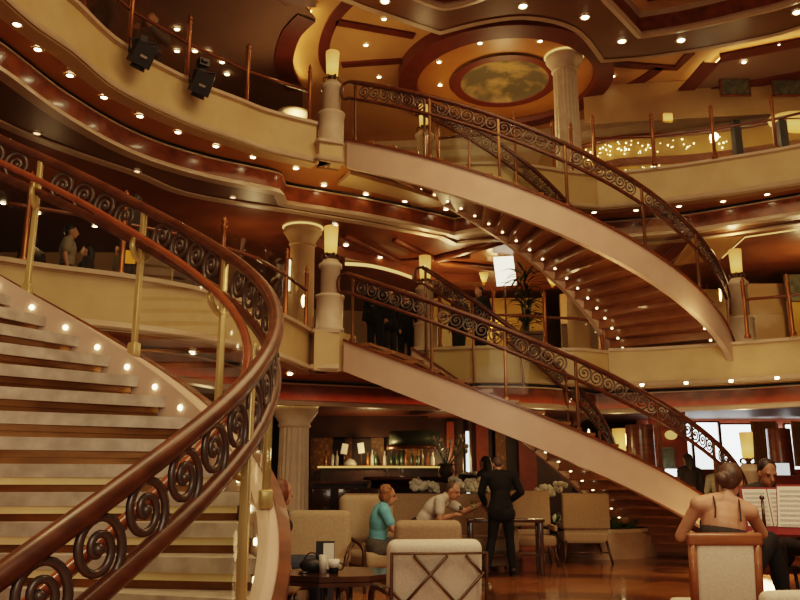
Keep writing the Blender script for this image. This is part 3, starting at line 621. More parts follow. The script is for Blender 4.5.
balcony_railing('glass railing on the middle balcony behind the near staircase', [AZ(a, b, Z6T)+Vector((-.05, .14, .01)) for a, b in [(0, 258), (21, 261), (75, 268), (120, 275), (170, 283), (222, 294)]]+[AZ(a, b, Z6T)+Vector((-.1, .05, .01)) for a, b in [(262, 305), (291, 319), (311, 331)]], posts=[1, 3, 5, 7, 8], h=1.0, hr=.7)
# ---------------------------------------------------------------- columns
def column(label, loc, h, r, fl=.06, m='whitestone', cap=True, glowcap=False):
    c = thing('column', label, 'column', loc)
    b = MB(); b.lathe([(r, .16), (r*.93, h*.5), (r*.88, h-.42)], n=40, flute=fl, smooth=False); b.build('shaft', m, c)
    if cap:
        b = MB(); b.lathe([(r*.88, h-.42), (r*1.0, h-.38), (r*.92, h-.33), (r*1.25, h-.18), (r*1.40, h-.12), (r*1.40, h-.04), (r*1.3, h-.035)], n=32); b.build('capital', m, c)
        if glowcap: b = MB(); b.lathe([(r*1.2, h-.034), (r*1.5, h-.012)], n=32); b.build('capital_light', 'gold_glow', c)
    b = MB(); b.lathe([(r*1.25, 0), (r*1.25, .08), (r*1.1, .1), (r*1.1, .14), (r*1.0, .17)], n=32); b.build('base', m, c)
    return c
p = AY(565, 45, 16.6); column('white fluted column beside the dome on the top deck', (p.x-.06, 16.5, Z7F), ZC-.205-Z7F, .30, glowcap=True)
p = AY(295, 405, 15.0); column('pale fluted column at the edge of the bar on the lower floor', (p.x, 15.0, 0), 2.74, .31, glowcap=True); b = MB(); b.lathe([(.30, 2.74), (.30, 3.0)], n=32); b.build('neck_block', 'whitestone', [o_ for o_ in C.objects if o_.get('category') == 'column'][-1])
p = AY(300, 245, 15.2); column('round column glowing at its head beside the corner lamp on the middle deck', (p.x, 15.6, Z6F), 6.42-Z6F, .28, 0, 'tanwall', glowcap=True)
p = AY(576, 200, 17); column('pale column with a lit head behind the upper staircase rail', (p.x+.05, 17.6, Z6F), 6.42-Z6F, .26, 0, 'tanwall', glowcap=True)
p = AY(107, 80, 16); column('white column behind the glass of the spotlight balcony', AY(294, 105, 17.5)[0:2]+(Z7F,) if False else (AY(294, 105, 16.5).x, 16.5, Z7F), 2.35, .26, 0)
p = AY(780, 450, 19.0); wc = column('round reddish wooden column between the bright windows', (p.x, 19.0, 0), 3.0, .30, 0, 'redwood_panel' if 'redwood_panel' in M else 'burl', cap=False)
for x_, y_, rr, lb in [(640, 17.8, .34, 'thick dark wooden column behind the lower stair rail')]:
    p = AY(x_, 440, y_); column(lb, (p.x, y_, 0), 3.0, rr, 0, 'wood', cap=False)
# ---------------------------------------------------------------- spotlights clamped to the balcony
def spotlight(label, p, rz, extra):
    r = thing('stage_spotlight', label, 'spotlight', p, rz)
    b = MB(); b.prism([(-.14, -.12), (.14, -.12), (.17, .12), (-.17, .12)], -.16, .17); 
    R = Matrix.Rotation(.5, 3, 'X') @ Matrix.Rotation(.25, 3, 'Y'); b.v = [tuple(R @ Vector(v)) for v in b.v]; b.build('housing', 'black', r)
    b = MB(); b.tube([(-.19, 0, .0), (-.19, .05, .24), (.19, .05, .24), (.19, 0, .0)], .018, 6); b.box((0, .05, .27), (.10, .08, .10)); b.build('yoke', 'black', r)
    b = MB(); b.v = []; b.lathe([(.10, -.16), (.11, -.22), (.09, -.22)], n=16); b.v = [tuple(R @ Vector(v)) for v in b.v]; b.build('lens_hood', 'black', r)
    b = MB(); b.box((0, -.135, -.02), (.10, .006, .035)); b.v = [tuple(R @ Vector(v)) for v in b.v]; b.build('maker_plate', 'steel', r)
    if extra: b = MB(); b.box((0, .02, .36), (.16, .14, .12), .3); b.box((.02, -.07, .37), (.09, .03, .05), .3); b.build('colour_changer', 'black', r)
q = AY(143, 55, AZ(143, 60, 7.3).y-.12); spotlight('black stage spotlight hung on the upper balcony, in front of the grey clothed person', q, .5, False)
q = AY(202, 84, AZ(202, 90, 7.3).y-.12); spotlight('black stage spotlight with a box on top, hung on the upper balcony', q, .35, True)
# ---------------------------------------------------------------- upper deck back: gold wall with fairy lights, paintings
gw = MB(); gp = smooth_path([AY(575, 140, 19.3), AY(620, 140, 18.6), AY(680, 140, 18.4), AY(740, 140, 18.0), AY(830, 140, 17.2)], 8)
gw.loft([Z(gp, Z7F), Z(gp, 9.72)]); struct(gw.build('wall_gold_backdrop', 'goldwall'))
gd = MB(); gd.loft([Z(offset(gp, -.04), 8.98), Z(offset(gp, -.04), 9.2)]); struct(gd.build('trim_gold_wall_dark_band', 'wood'))
gd = MB(); gd.loft([Z(offset(gp, -.06), 9.68), Z(offset(gp, -.12), 9.68), Z(offset(gp, -.12), 9.78), Z(offset(gp, -.06), 9.78)]); struct(gd.build('trim_gold_wall_head', 'wood'))
fb = MB(); random.seed(3)
for i in range(190):
    t = random.random()**.9*.72; up_ = random.random() < .4
    q = gp[int(t*(len(gp)-1))]; z = random.uniform(9.25, 9.62) if up_ else random.uniform(8.5, 8.92)
    fb.ball((q.x+random.uniform(-.1, .1), q.y-.14, z), random.choice((.011, .014, .02)), 6, 4)
o = fb.build('fairy_lights', 'fairy'); tag(o, 'cluster of tiny warm fairy lights sparkling before the gold wall', 'lights', None, 'stuff')
for x, lb in [(735, 'dark green square painting on the beige wall, nearer the dome'), (787, 'dark green square painting on the beige wall, at the picture edge')]:
    q = AY(x, 87, 17.4); r = thing('painting', lb, 'painting', q)
    b = MB(); b.box((0, 0, 0), (.66, .03, .40)); b.build('canvas', 'painting', r)
    b = MB()
    for d_, c_ in (((.72, .05, .04), (0, 0, .215)), ((.72, .05, .04), (0, 0, -.215)), ((.04, .05, .46), (-.34, 0, 0)), ((.04, .05, .46), (.34, 0, 0))): b.box(c_, d_)
    b.build('frame', 'wood', r)
bw = MB(); b0, b1 = AY(583, 90, 18.2), AY(860, 75, 17.4); bw.loft([[Vector((b0.x, b0.y, 9.95)), Vector((b1.x, b1.y, 9.95))], [Vector((b0.x, b0.y, 10.95)), Vector((b1.x, b1.y, 10.95))]]); struct(bw.build('wall_upper_picture_frieze', 'tanwall'))
def wall_light(label, q, sz, m='screen_glow', nm='wall_light'):
    r = thing(nm, label, 'light', q); b = MB(); b.rbox((0, 0, 0), (sz, .06, sz*.9), .02); b.build('diffuser', m, r)
    b = MB(); b.box((0, .05, 0), (sz*1.1, .04, sz*1.05)); b.build('backplate', 'brass', r)
wall_light('small square glowing wall light among the fairy lights', AY(668, 117, 17.6), .22, 'shade')
b = thing('globe_light', 'round bright bulb at the end of the fairy lights', 'light', AY(714, 137, 17.2)); mb = MB(); mb.ball((0, 0, 0), .10); mb.build('globe', 'bulb', b); mb = MB(); mb.lathe([(.04, .09), (.04, .16), (.012, .17), (.012, .6)], n=10); mb.build('stem', 'brass', b)
od = thing('ceiling_disc_light', 'large oval cream light behind the last balcony post', 'light', AY(800, 122, 17.0)); mb = MB(); mb.ball((0, 0, 0), (.75, .10, .28), 24, 10); mb.build('diffuser', 'shade', od); mb = MB(); mb.lathe([(.8, .02), (.8, .05), (.72, .06)], n=32, sx=1, sy=.15); mb.build('rim', 'brass', od)
for x, wd_ in ((739, .30), (785, .34)):
    q = AY(x, 160, 16.2); b = MB(); b.box((q.x, q.y, (Z7F+9.05)/2), (wd_*.5, .2, 9.05-Z7F)); tag(b.build('dark_post', 'black'), 'narrow dark square post behind the upper glass railing, %s' % ('near the bright bulb' if x < 750 else 'before the oval light'), 'post')
# ---------------------------------------------------------------- middle deck: screen, palm, panels
sc_ = thing('light_screen', 'tilted bright white screen beside the potted palm', 'screen', AY(505, 271, 17.6), .12)
b = MB(); R = Matrix.Rotation(-.1, 3, 'Y'); b.box((0, 0, 0), (.46, .03, .68), R=R); b.build('panel', 'screen_glow', sc_)
b = MB(); b.box((0, .04, 0), (.47, .03, .69), R=R); b.build('frame', 'black', sc_)
b = MB(); zb_ = Z6F-sc_.location.z; b.tube([(0, .04, -.3), (0, .04, zb_+.03)], .025, 8); b.lathe([(.22, zb_), (.22, zb_+.02), (.03, zb_+.04)], (0, .04, 0), n=20); b.build('stand', 'bronze', sc_)
def leaf(mb, base, d, L, w, droop, n=7):
    d = Vector(d).normalized(); side = d.cross(Vector((0, 0, 1))); side = side.normalized() if side.length > .01 else Vector((1, 0, 0)); rows = []
    for i in range(n):
        t = i/(n-1); p = Vector(base)+d*L*t+Vector((0, 0, -droop*L*t*t)); ww = w*math.sin(PI*min(t*.92+.06, 1))
        rows.append([p-side*ww, p+Vector((0, 0, -ww*.25)), p+side*ww])
    mb.loft(rows)
pl_ = thing('potted_palm', 'tall palm in a grey brown square pot behind the middle railing', 'plant', (AY(527, 330, 17.0).x, 17.0, Z6F))
b = MB(); b.loft([[Vector((sx*s, sy*s, z)) for sx, sy in ((-1, -1), (1, -1), (1, 1), (-1, 1))] for s, z in ((.20, 0), (.30, .78), (.34, .80), (.34, .86), (.29, .86), (.28, .8), (.0, .8))], smooth=False, closed=True); b.build('pot', 'pot', pl_)
b = MB(); random.seed(11)
for k in range(7): a = k*2*PI/7; b.tube(smooth_path([(.03*math.cos(a), .03*math.sin(a), .78), (.06*math.cos(a), .06*math.sin(a), 1.2), (.13*math.cos(a), .13*math.sin(a), 1.6+.1*(k % 3))], 4), .014, 6)
b.build('stems', 'leafdark', pl_)
b = MB()
for k in range(120):
    a = random.uniform(0, 2*PI); z = random.uniform(.95, 2.25); e = random.uniform(.25, 1.1)
    leaf(b, (.05*math.cos(a), .05*math.sin(a), z), (math.cos(a), math.sin(a), e), random.uniform(.35, .72), .032, random.uniform(.3, .8))
b.build('fronds', 'leafdark', pl_)
# tan panels, doors and dark opening behind the middle right railing
for i, (x0, x1, yy, zt_, m_) in enumerate([(745, 786, 19.0, 6.1, 'tanwall'), (700, 742, 19.6, 6.1, 'goldwall'), (788, 850, 18.6, 6.1, 'goldwall'), (560, 640, 20.5, 6.2, 'tanwall'), (430, 545, 21.0, 6.2, 'goldwall'), (-60, 170, 14.6, 5.6, 'tanwall')]):
    a_, c_ = AY(x0, 300, yy), AY(x1, 300, yy); b = MB(); b.bbox((a_.x, yy, Z6F), (c_.x, yy+.1, zt_))
    for z in (4.5, 5.35): b.bbox((a_.x+.03, yy-.012, z), (c_.x-.03, yy, z+.02))
    struct(b.build('wall_middle_panel', m_))
b = MB(); a_, c_ = AY(786, 300, 18.55), AY(850, 300, 18.55); b.bbox((a_.x, 18.5, 5.55), (c_.x, 18.56, 6.2)); struct(b.build('trim_dark_header', 'painting'))
b = MB(); cl_ = [AZ(*p, 6.38) for p in [(722, 258), (745, 237), (800, 229), (850, 220)]]; b.loft([Z(cl_, 6.36), Z(cl_, 6.39)]); struct(b.build('trim_middle_cove_light', 'gold_glow')); b = MB(); b.poly([AZ(*p, 6.40) for p in [(690, 240), (743, 236), (720, 260), (672, 266)]]); struct(b.build('ceiling_middle_pale_panel', 'ceil'))
b = MB(); cv = smooth_path([AZ(*p, 6.2) for p in [(345, 262), (370, 264), (395, 270), (412, 276)]], 6); b.loft([Z(cv, 6.12), Z(cv, 6.2)]); struct(b.build('trim_curved_cove_light', 'gold_glow'))
b = MB(); cv2 = smooth_path([AZ(*p, 6.2) for p in [(300, 240), (345, 258), (380, 266), (425, 280), (480, 283)]], 6); b.loft([Z(cv2, 6.22), Z(cv2, 6.42)]); b.loft([Z(cv2, 6.22), Z(offset(cv2, .3), 6.22)]); struct(b.build('trim_curved_ceiling_drop', 'redceil'))
for lst in ([(345, 236), (400, 262), (470, 255)], [(420, 262), (470, 250), (520, 236)], [(395, 240), (440, 262), (500, 268)]):
    pts = [AZ(*p, 6.38) for p in lst]; b = MB(); b.tube(pts, .09, 4); struct(b.build('trim_ceiling_beam', 'redceil'))
q = AY(288, 275, 14.9); r = thing('wall_sconce', 'tall narrow bright light strip beside the corner lamp pedestal', 'light', q); b = MB(); b.rbox((0, 0, 0), (.09, .06, .62), .02); b.build('diffuser', 'screen_glow', r); b = MB(); b.box((0, .05, 0), (.13, .03, .7)); b.build('backplate', 'brass', r)
q = AY(484, 277, 18.5); r = thing('wall_sconce', 'small glowing sconce between the two men and the bright screen', 'light', q); b = MB(); b.lathe([(.05, -.12), (.12, .1), (.11, .1), (.04, -.1)], n=14); b.build('shade', 'shade', r); b = MB(); b.box((0, .12, -.05), (.06, .1, .2)); b.build('bracket', 'brass', r)
q = AY(553, 281, 19.0); r = thing('wall_sconce', 'orange glowing sconce behind the palm fronds', 'light', q); b = MB(); b.lathe([(.06, -.1), (.16, .1), (.15, .1), (.05, -.08)], n=14); b.build('shade', 'shade', r); b = MB(); b.box((0, .15, -.05), (.06, .1, .2)); b.build('bracket', 'brass', r)
for x in (566, 578, 592):
    q = AY(x, 320, 19.4); b = MB(); b.box((q.x, 19.4, Z6F+.75), (.24, .06, 1.5)); b.box((q.x, 19.36, Z6F+1.52), (.28, .08, .05)); tag(b.build('folding_screen', 'shirtgrey'), 'pale upright panel behind the middle railing, %s of three right of the palm' % {566: 'first', 578: 'second', 592: 'third'}[x], 'panel', 'pale panels right of the palm')
# ---------------------------------------------------------------- lower deck: bar
BY = 18.6
def shelf_objects(): pass
# back wall of the bar with gold mosaic piers, dark niches and red panels
for (x0, x1, y0, y1, m_, nm) in [(310, 333, 432, 466, 'goldbrick', 'pier'), (345, 352, 432, 466, 'goldbrick', 'pier'), (371, 384, 433, 466, 'goldbrick', 'pier'), (406, 420, 432, 466, 'goldbrick', 'pier'), (447, 454, 425, 466, 'redpanel', 'panel'), (477, 488, 428, 466, 'redpanel', 'panel'), (497, 505, 420, 490, 'goldbrick', 'pier'), (520, 535, 420, 480, 'redpanel', 'panel')]:
    a_, c_ = AY(x0, y1, 21.0), AY(x1, y0, 21.0); b = MB(); b.bbox((a_.x, 21.0, .05), (c_.x, 21.25, 2.9)); struct(b.build('wall_bar_'+nm, m_))
b = MB(); a_, c_ = AY(300, 440, 21.4), AY(570, 440, 21.4); b.bbox((a_.x, 21.4, 0), (c_.x, 21.5, 3.0)); struct(b.build('wall_bar_back', 'darkwall'))
b = MB(); a_, c_ = AY(300, 440, 20.6), AY(428, 440, 20.6); b.bbox((a_.x, 20.5, 2.48), (c_.x, 21.4, 3.0)); struct(b.build('trim_bar_header', 'darkwall'))
g = thing('bar_canopy', 'curved grey green canopy hanging over the bar', 'canopy', (AY(415, 430, 19.5).x, 19.6, 2.12)); b = MB(); b.lathe([(.62, .08), (.62, .42)], n=32); b.build('drum', 'green', g); b = MB(); b.lathe([(.60, 0), (.68, .0), (.68, .08), (.60, .08)], n=32); b.build('rim', 'bartop', g)
bc = thing('back_bar', 'long lit bar shelf with gold edge behind the counter', 'bar', (0, 0, 0))
a_, c_ = AY(318, 466, 20.2), AY(440, 466, 20.2); b = MB(); b.bbox((a_.x, 20.1, 1.70), (c_.x, 20.6, 1.76)); b.build('shelf', 'bartop', bc)
b = MB(); b.bbox((a_.x, 20.08, 1.70), (c_.x, 20.1, 1.745)); b.build('lit_edge', 'goldedge' if 'goldedge' in M else 'brass', bc)
b = MB(); b.bbox((a_.x+.05, 20.2, 0), (c_.x-.05, 20.55, 1.70)); b.build('front', 'barfront', bc)
fc = thing('bar_counter', 'dark bar counter with reddish wooden top behind the armchairs', 'bar', (0, 0, 0))
a_, c_ = AY(312, 480, 18.0), AY(370, 480, 18.0); b = MB(); b.bbox((a_.x, 17.8, 1.32), (c_.x, 18.3, 1.38)); b.build('counter_top', 'bartop', fc)
b = MB(); b.bbox((a_.x+.06, 17.95, 0), (c_.x-.06, 18.25, 1.32)); b.build('front', 'barfront', fc)
b = MB()
for k in range(6): x = a_.x+.2+k*(c_.x-a_.x-.4)/5; b.box((x, 17.94, .72), (.03, .03, 1.1))
b.build('front_ribs', 'wood', fc)
ic = thing('round_bar_counter', 'round dark end of the bar counter with wooden rim below the canopy', 'bar', (AY(400, 480, 17.2).x, 17.4, 0)); b = MB(); b.lathe([(.55, 0), (.62, .1), (.62, 1.38)], n=36); b.build('drum', 'barfront', ic); b = MB(); b.lathe([(.62, 1.38), (.78, 1.40), (.80, 1.43), (.78, 1.46), (0.01, 1.46)], n=36); b.build('counter_top', 'bartop', ic)
sc2 = thing('steel_column', 'shiny steel column with a bright vertical reflection behind the flowers', 'column', (AY(467, 440, 17.6).x, 17.6, 0)); b = MB(); b.lathe([(.10, 0), (.10, 3.0)], n=24); b.build('shaft', 'steel', sc2); b = MB(); b.lathe([(.18, 2.9), (.18, 3.0)], n=24); b.build('collar', 'steel', sc2); b = MB(); b.box((0.0, -.105, 1.75), (.07, .02, 1.35)); b.build('painted_reflection', 'green_glow', sc2)  # glowing strip painted on the shaft as its bright reflection
# flower table, bottles, sheets
b = MB(); b.lathe([(.30, 0), (.30, .03), (.05, .06), (.05, 1.32), (.72, 1.40), (.72, 1.45), (.0, 1.45)], n=32); ft = b.build('buffet_stand', 'barfront'); ft.location = (AY(448, 480, 16.6).x+.1, 16.2, 0); tag(ft, 'round dark buffet stand under the tall flower arrangement', 'table')
fa = thing('flower_arrangement', 'tall spiky white and red flower arrangement on the dark buffet stand', 'flowers', (ft.location.x-.15, 16.2, 1.45))
b = MB(); b.lathe([(.10, 0), (.16, .10), (.12, .22), (.15, .26), (.11, .25)], n=18); b.build('vase', 'pot', fa)
random.seed(5); b = MB(); pb = MB()
for k in range(22):
    a = random.uniform(0, 2*PI); s = random.uniform(.15, .45); h = random.uniform(.3, .62); e = Vector((s*math.cos(a), s*math.sin(a), .2+h)); b.tube(smooth_path([(0, 0, .2), e*.6+Vector((0, 0, .05)), e], 4), .008, 5)
    pb.ball(e, (.035, .035, .05), 7, 5)
    leaf(b, (0, 0, .22), (math.cos(a), math.sin(a), .6), .3, .03, .6)
b.build('stems', 'leaf', fa); pb.build('blossoms', 'petal', fa)
fp = thing('fruit_platter', 'flat platter of pale food beside the flower arrangement', 'platter', (ft.location.x+.28, 16.1, 1.45)); b = MB(); b.lathe([(.08, 0), (.24, .03), (.25, .035), (.22, .032)], n=24); b.build('dish', 'steel', fp); b = MB()
for k in range(16): b.ball((random.uniform(-.15, .15), random.uniform(-.15, .15), .06), random.uniform(.03, .05), 8, 5)
b.build('food', 'petal', fp)
def bottle_proto(m):
    b = MB(); b.lathe([(.040, 0), (.042, .02), (.042, .17), (.030, .21), (.015, .24), (.014, .30), (.017, .305), (.017, .32)], n=12); return b.mesh('bottle', [M[m]])
bm3 = [bottle_proto(m) for m in ('bottle_green', 'bottle_amber', 'bottle_clear')]; capm = MB(); capm.lathe([(.018, .31), (.018, .345)], n=10); capme = capm.mesh('cap', [M['bronze']])
a_ = AY(322, 466, 20.3); c_ = AY(436, 466, 20.3); random.seed(9); cols = ['dark green', 'amber', 'pale']
xs = [.03, .09, .13, .40, .44, .47, .55, .61, .66, .70, .74, .79, .84, .88, .93, .97]; seen = {}
for k, t in enumerate(xs):
    c3 = [1, 2, 2, 1, 2, 0, 2, 0, 0, 0, 1, 0, 0, 2, 1, 2][k]; seen[c3] = seen.get(c3, 0)+1
    r = thing('bottle', '%s %s bottle from the left on the lit back bar shelf' % (ORD[seen[c3]-1], cols[c3]), 'bottle', (a_.x+(c_.x-a_.x)*t, 20.25+.12*random.random(), 1.76), 0, 'bottles on the back bar'); r.scale = (1.15, 1.15, random.uniform(.95, 1.35))
    for me, n_ in ((bm3[c3], 'body'), (capme, 'cap')): o = bpy.data.objects.new(n_, me); C.objects.link(o); o.parent = r
for k, (x, y, tl) in enumerate([(344.5, 449, .18), (361, 448, -.14)]):
    q = AY(x, y, 20.0); r = thing('menu_sheet', 'tilted pale sheet on the bar, %s' % ('nearer the column' if k == 0 else 'nearer the mosaic pier'), 'sheet', q, tl); b = MB(); b.box((0, 0, 0), (.15, .012, .25), R=Matrix.Rotation(tl, 3, 'Y')); b.build('paper', 'paper', r); b = MB(); b.box((0, .012, 0), (.18, .012, .28), R=Matrix.Rotation(tl, 3, 'Y')); b.build('board', 'bronze', r); b = MB(); b.tube([(0, .03, -.12), (0, .1, 1.76-q.z+.005)], .012, 6); b.build('prop', 'bronze', r)
q = AY(350, 463, 20.3); r = thing('serving_dome', 'rounded pale serving dome on the lit bar shelf', 'dome', (q.x, 20.35, 1.76)); b = MB(); b.lathe([(.17, 0), (.165, .06), (.12, .13), (.05, .17), (.01, .175)], n=24); b.build('cover', 'bottle_clear', r); b = MB(); b.ball((0, 0, .19), .02); b.build('knob', 'brass', r)
for k, x in enumerate((386, 401)):
    q = AY(x, 466, 17.2); r = thing('bar_glass', 'small bright glass on the round counter, %s of two' % ('left' if k == 0 else 'right'), 'glass', (q.x, 17.15, 1.46), 0, 'glasses on the round counter'); b = MB(); b.lathe([(.035, 0), (.035, .008), (.008, .02), (.008, .07), (.045, .11), (.05, .17), (.045, .17), (.04, .11), (.0, .08)], n=14); b.build('bowl', 'bottle_clear', r)
    b = MB(); b.lathe([(.034, .115), (.038, .15), (0, .15)], n=12); b.build('drink', 'petal', r)
# high tables / bar chairs silhouettes
def bar_stool(label, p, rz):
    r = thing('bar_stool', label, 'stool', p, rz, 'bar stools'); b = MB(); b.rbox((0, 0, .78), (.40, .40, .07), .03); b.build('seat', 'tablewood', r); b = MB(); b.rbox((0, .19, 1.02), (.40, .04, .42), .02); b.build('backrest', 'tablewood', r)
    for sx in (-1, 1):
        for sy in (-1, 1): b = MB(); b.tube([(sx*.15, sy*.15, .76), (sx*.20, sy*.20, 0)], .02, 6); b.build('leg', 'tablewood', r)
    b = MB(); b.tube([(-.18, -.18, .3), (.18, -.18, .3), (.18, .18, .3), (-.18, .18, .3)], .012, 6, closed=True); b.build('footring', 'brass', r)
for k, (x, y_, a) in enumerate([(322, 16.6, 0), (345, 16.8, .3), (372, 16.5, -.2)]): bar_stool('dark wooden bar stool at the counter, %s from the fluted column' % ORD[k], (AY(x, 500, y_).x, y_, 0), PI+a)
# ---------------------------------------------------------------- windows, curtains, lamps at the right
win = [(600, 626, 430, 500), (655, 690, 412, 472), (694, 717, 414, 470), (723, 757, 424, 470), (758, 776, 424, 470), (788, 830, 424, 470)]
for i, (x0, x1, y0, y1) in enumerate(win):
    if i == 0: continue
    a_, c_ = AY(x0, y1, 21.5), AY(x1, y0, 21.5); b = MB(); b.bbox((a_.x, 21.5, a_.z), (c_.x, 21.53, min(c_.z, 2.93))); w_ = struct(b.build('window_%d' % i, 'white_glow'))
    b = MB(); z0, z1 = a_.z, min(c_.z, 2.93)
    for xx in (a_.x, c_.x): b.box((xx, 21.47, (z0+z1)/2), (.05, .06, z1-z0))
    for zz in (z0, z1): b.box(((a_.x+c_.x)/2, 21.47, zz), (c_.x-a_.x, .06, .05))
    b.build('frame', 'wood', w_)
b = MB(); a_, c_ = AY(640, 470, 21.7), AY(840, 470, 21.7); b.bbox((a_.x, 21.7, 0), (c_.x, 21.8, 3.0)); struct(b.build('wall_lower_window', 'redpanel'))
b = MB(); b.bbox((a_.x, 21.2, 0), (c_.x, 21.45, AY(700, 471, 21.3).z)); struct(b.build('trim_window_sill', 'redpanel'))
cu = AY(765, 440, 20.9); b = MB(); n = 40; pts = [Vector((cu.x-.34+.68*i/n, 20.9+.04*math.sin(i*1.6), 0)) for i in range(n+1)]; b.loft([Z(pts, 1.75), Z(pts, 2.9)]); tag(b.build('curtain', 'curtain'), 'short checked tan curtain beside the reddish column', 'curtain', 'window curtains')
cu = AY(800, 440, 20.9); b = MB(); pts = [Vector((cu.x-.2+.6*i/n, 20.9+.04*math.sin(i*1.6), 0)) for i in range(n+1)]; b.loft([Z(pts, 1.75), Z(pts, 2.9)]); tag(b.build('curtain', 'curtain'), 'short checked tan curtain at the picture edge', 'curtain', 'window curtains')
q = AY(622, 443, 19.6); r = thing('floor_lamp', 'large glowing orange lamp shade behind the lower stair rail', 'lamp', (q.x, 19.6, 0)); b = MB(); b.lathe([(.19, 1.95), (.22, 2.62), (.21, 2.62), (.18, 1.96)], n=24); b.build('lamp_shade', 'shade', r); b = MB(); b.lathe([(.16, 0), (.16, .03), (.025, .06), (.025, 2.0)], n=14); b.build('stand', 'bronze', r)
q = AY(671, 435, 19.2); r = thing('wall_sconce', 'golden bowl shaped sconce seen below the scroll railing', 'light', q); b = MB(); b.ball((0, 0, 0), (.15, .10, .11), 14, 8); b.build('bowl', 'goldbowl', r); b = MB(); b.box((0, .12, -.02), (.05, .16, .05)); b.build('bracket', 'brass', r)
b = MB(); b.bbox((q.x-.45, 19.32, 0), (q.x+.42, 19.42, 3.0)); struct(b.build('wall_sconce_pier', 'redpanel'))
q = AY(672, 458, 18.9); r = thing('painting', 'small dark picture on the red pier behind the lower stair', 'painting', (q.x, 19.28, q.z)); b = MB(); b.box((0, 0, 0), (.30, .03, .46)); b.build('canvas', 'painting', r); b = MB()
for c_, d_ in (((0, 0, .25), (.36, .05, .04)), ((0, 0, -.25), (.36, .05, .04)), ((-.17, 0, 0), (.04, .05, .5)), ((.17, 0, 0), (.04, .05, .5))): b.box(c_, d_)
b.build('frame', 'steel', r)
q = AY(672, 472, 18.4); r = thing('display_case', 'low bright glass display case behind the lower stair rail', 'case', (q.x, 18.5, 0)); b = MB(); b.box((0, 0, .65), (.95, .4, 1.3)); b.build('cabinet', 'barfront', r); b = MB(); b.box((0, -.02, 1.48), (.88, .36, .32)); b.build('lit_glass', 'white_glow', r); b = MB()
for sx in (-1, 1): b.box((sx*.46, -.02, 1.48), (.04, .42, .36))
b.box((0, -.02, 1.66), (.96, .42, .03)); b.build('frame', 'steel', r)
q = AY(781, 465, 17.5); r = thing('laptop', 'small white lit laptop screen before the reddish column', 'laptop', (q.x, 17.5, 1.42), -.05); b = MB(); b.box((0, 0, .20), (.34, .015, .26)); b.build('screen', 'paperglow', r); b = MB(); b.box((0, -.12, .065), (.34, .24, .02)); b.build('keyboard', 'black', r); b = MB(); b.box((0, 0, .20), (.37, .012, .29)); b.v = [(x, y+.012, z) for x, y, z in b.v]; b.build('lid', 'black', r)
b = MB(); b.box((0, 0, .735), (1.3, .5, 1.47)); o = b.build('reception_desk', 'redpanel'); o.location = (q.x-.2, 17.45, 0); b = MB(); b.box((0, 0, 1.48), (1.4, .6, .03)); b.build('desk_top', 'bartop', o); tag(o, 'reddish wooden desk under the lit laptop', 'desk')
# ---------------------------------------------------------------- planter and flowers
def planter_path(): return smooth_path([AZ(552, 551, 0), AZ(590, 559, 0), AZ(630, 559, 0), AZ(650, 557, 0), AZ(659, 553, 0), AZ(662, 549, 0)], 8)
pp = planter_path(); pl2 = thing('marble_planter', 'curved peach marble planter bench at the foot of the lower staircase', 'planter')
inner = [Vector((min(p.x-.05, 4.55), 16.1-.12*min(p.x, 4.55)+.3, 0)) for p in pp]
H = .52
b = MB(); b.loft([Z(pp, 0), Z(pp, H-.06)]); b.loft([Z(inner, 0), Z(inner, H-.1)]); b.poly([Vector((*inner[i][:2], H-.12)) for i in range(len(inner))]+[Vector((*pp[i][:2], H-.12)) for i in range(len(pp)-1, -1, -1)]); b.build('wall', 'planter', pl2)
b = MB(); o1 = offset(pp, .05); o2 = offset(pp, -.05); 
ce = [p.lerp(q, .28) for p, q in zip(pp, inner)]; ou = [p.lerp(q, -.06) for p, q in zip(pp, inner)]
b.loft([Z(ou, H-.06), Z(ou, H), Z(ce, H), Z(ce, H-.08)], smooth=False); b.build('coping', 'creamstone', pl2)
def plant_clump(label, loc, n, L, w, seed, m='leaf', white=0, nm='foliage_plant', up=1.0):
    random.seed(seed); r = thing(nm, label, 'plant', loc); b = MB()
    for k in range(n):
        a = random.uniform(0, 2*PI); leaf(b, (random.uniform(-.08, .08), random.uniform(-.08, .08), 0), (math.cos(a), math.sin(a), random.uniform(.4, 1.8)*up), random.uniform(.6, 1)*L, w*random.uniform(.7, 1.2), random.uniform(.1, .6))
    b.build('leaves', m, r)
    if white:
        f = MB()
        for k in range(white):
            c = Vector((random.uniform(-.22, .22), random.uniform(-.15, .15), L*random.uniform(.75, 1.0)))
            for j in range(11): f.ball(c+Vector((random.uniform(-.09, .09), random.uniform(-.07, .07), random.uniform(-.06, .07))), random.uniform(.035, .06), 7, 5)
        f.build('blossoms', 'petal', r)
    return r
for k, (x, y, L_, m_, wh, lb) in enumerate([(554, 529, .85, 'leaf', 3, 'white flowering plant with dark leaves between the two square armchairs'), (572, 529, .55, 'leafdark', 0, 'dark green plant behind the lone square armchair'), (616, 527, .66, 'leaf', 0, 'bright green spiky plant right of the lone square armchair'), (630, 527, .42, 'leafdark', 0, 'low dark leafy plant at the rounded planter end'), (604, 527, .5, 'leafdark', 0, 'low leafy plant partly behind the lone square armchair')]):
    q = AY(x, y, 15.35+(.25 if x < 600 else 0)); plant_clump(lb, (q.x, q.y, .40), 46, L_, .05, 20+k, m_, wh)
b = MB(); x0, x1 = AY(418, 500, 14.2).x, AY(484, 500, 14.2).x; b.bbox((x0, 14.05, 0), (x1, 14.5, .85)); o = b.build('flower_trough', 'planter'); b = MB(); b.bbox((x0-.03, 14.02, .85), (x1+.03, 14.53, .90)); b.build('coping', 'creamstone', o); tag(o, 'long marble flower trough behind the sofa with white blooms', 'planter')
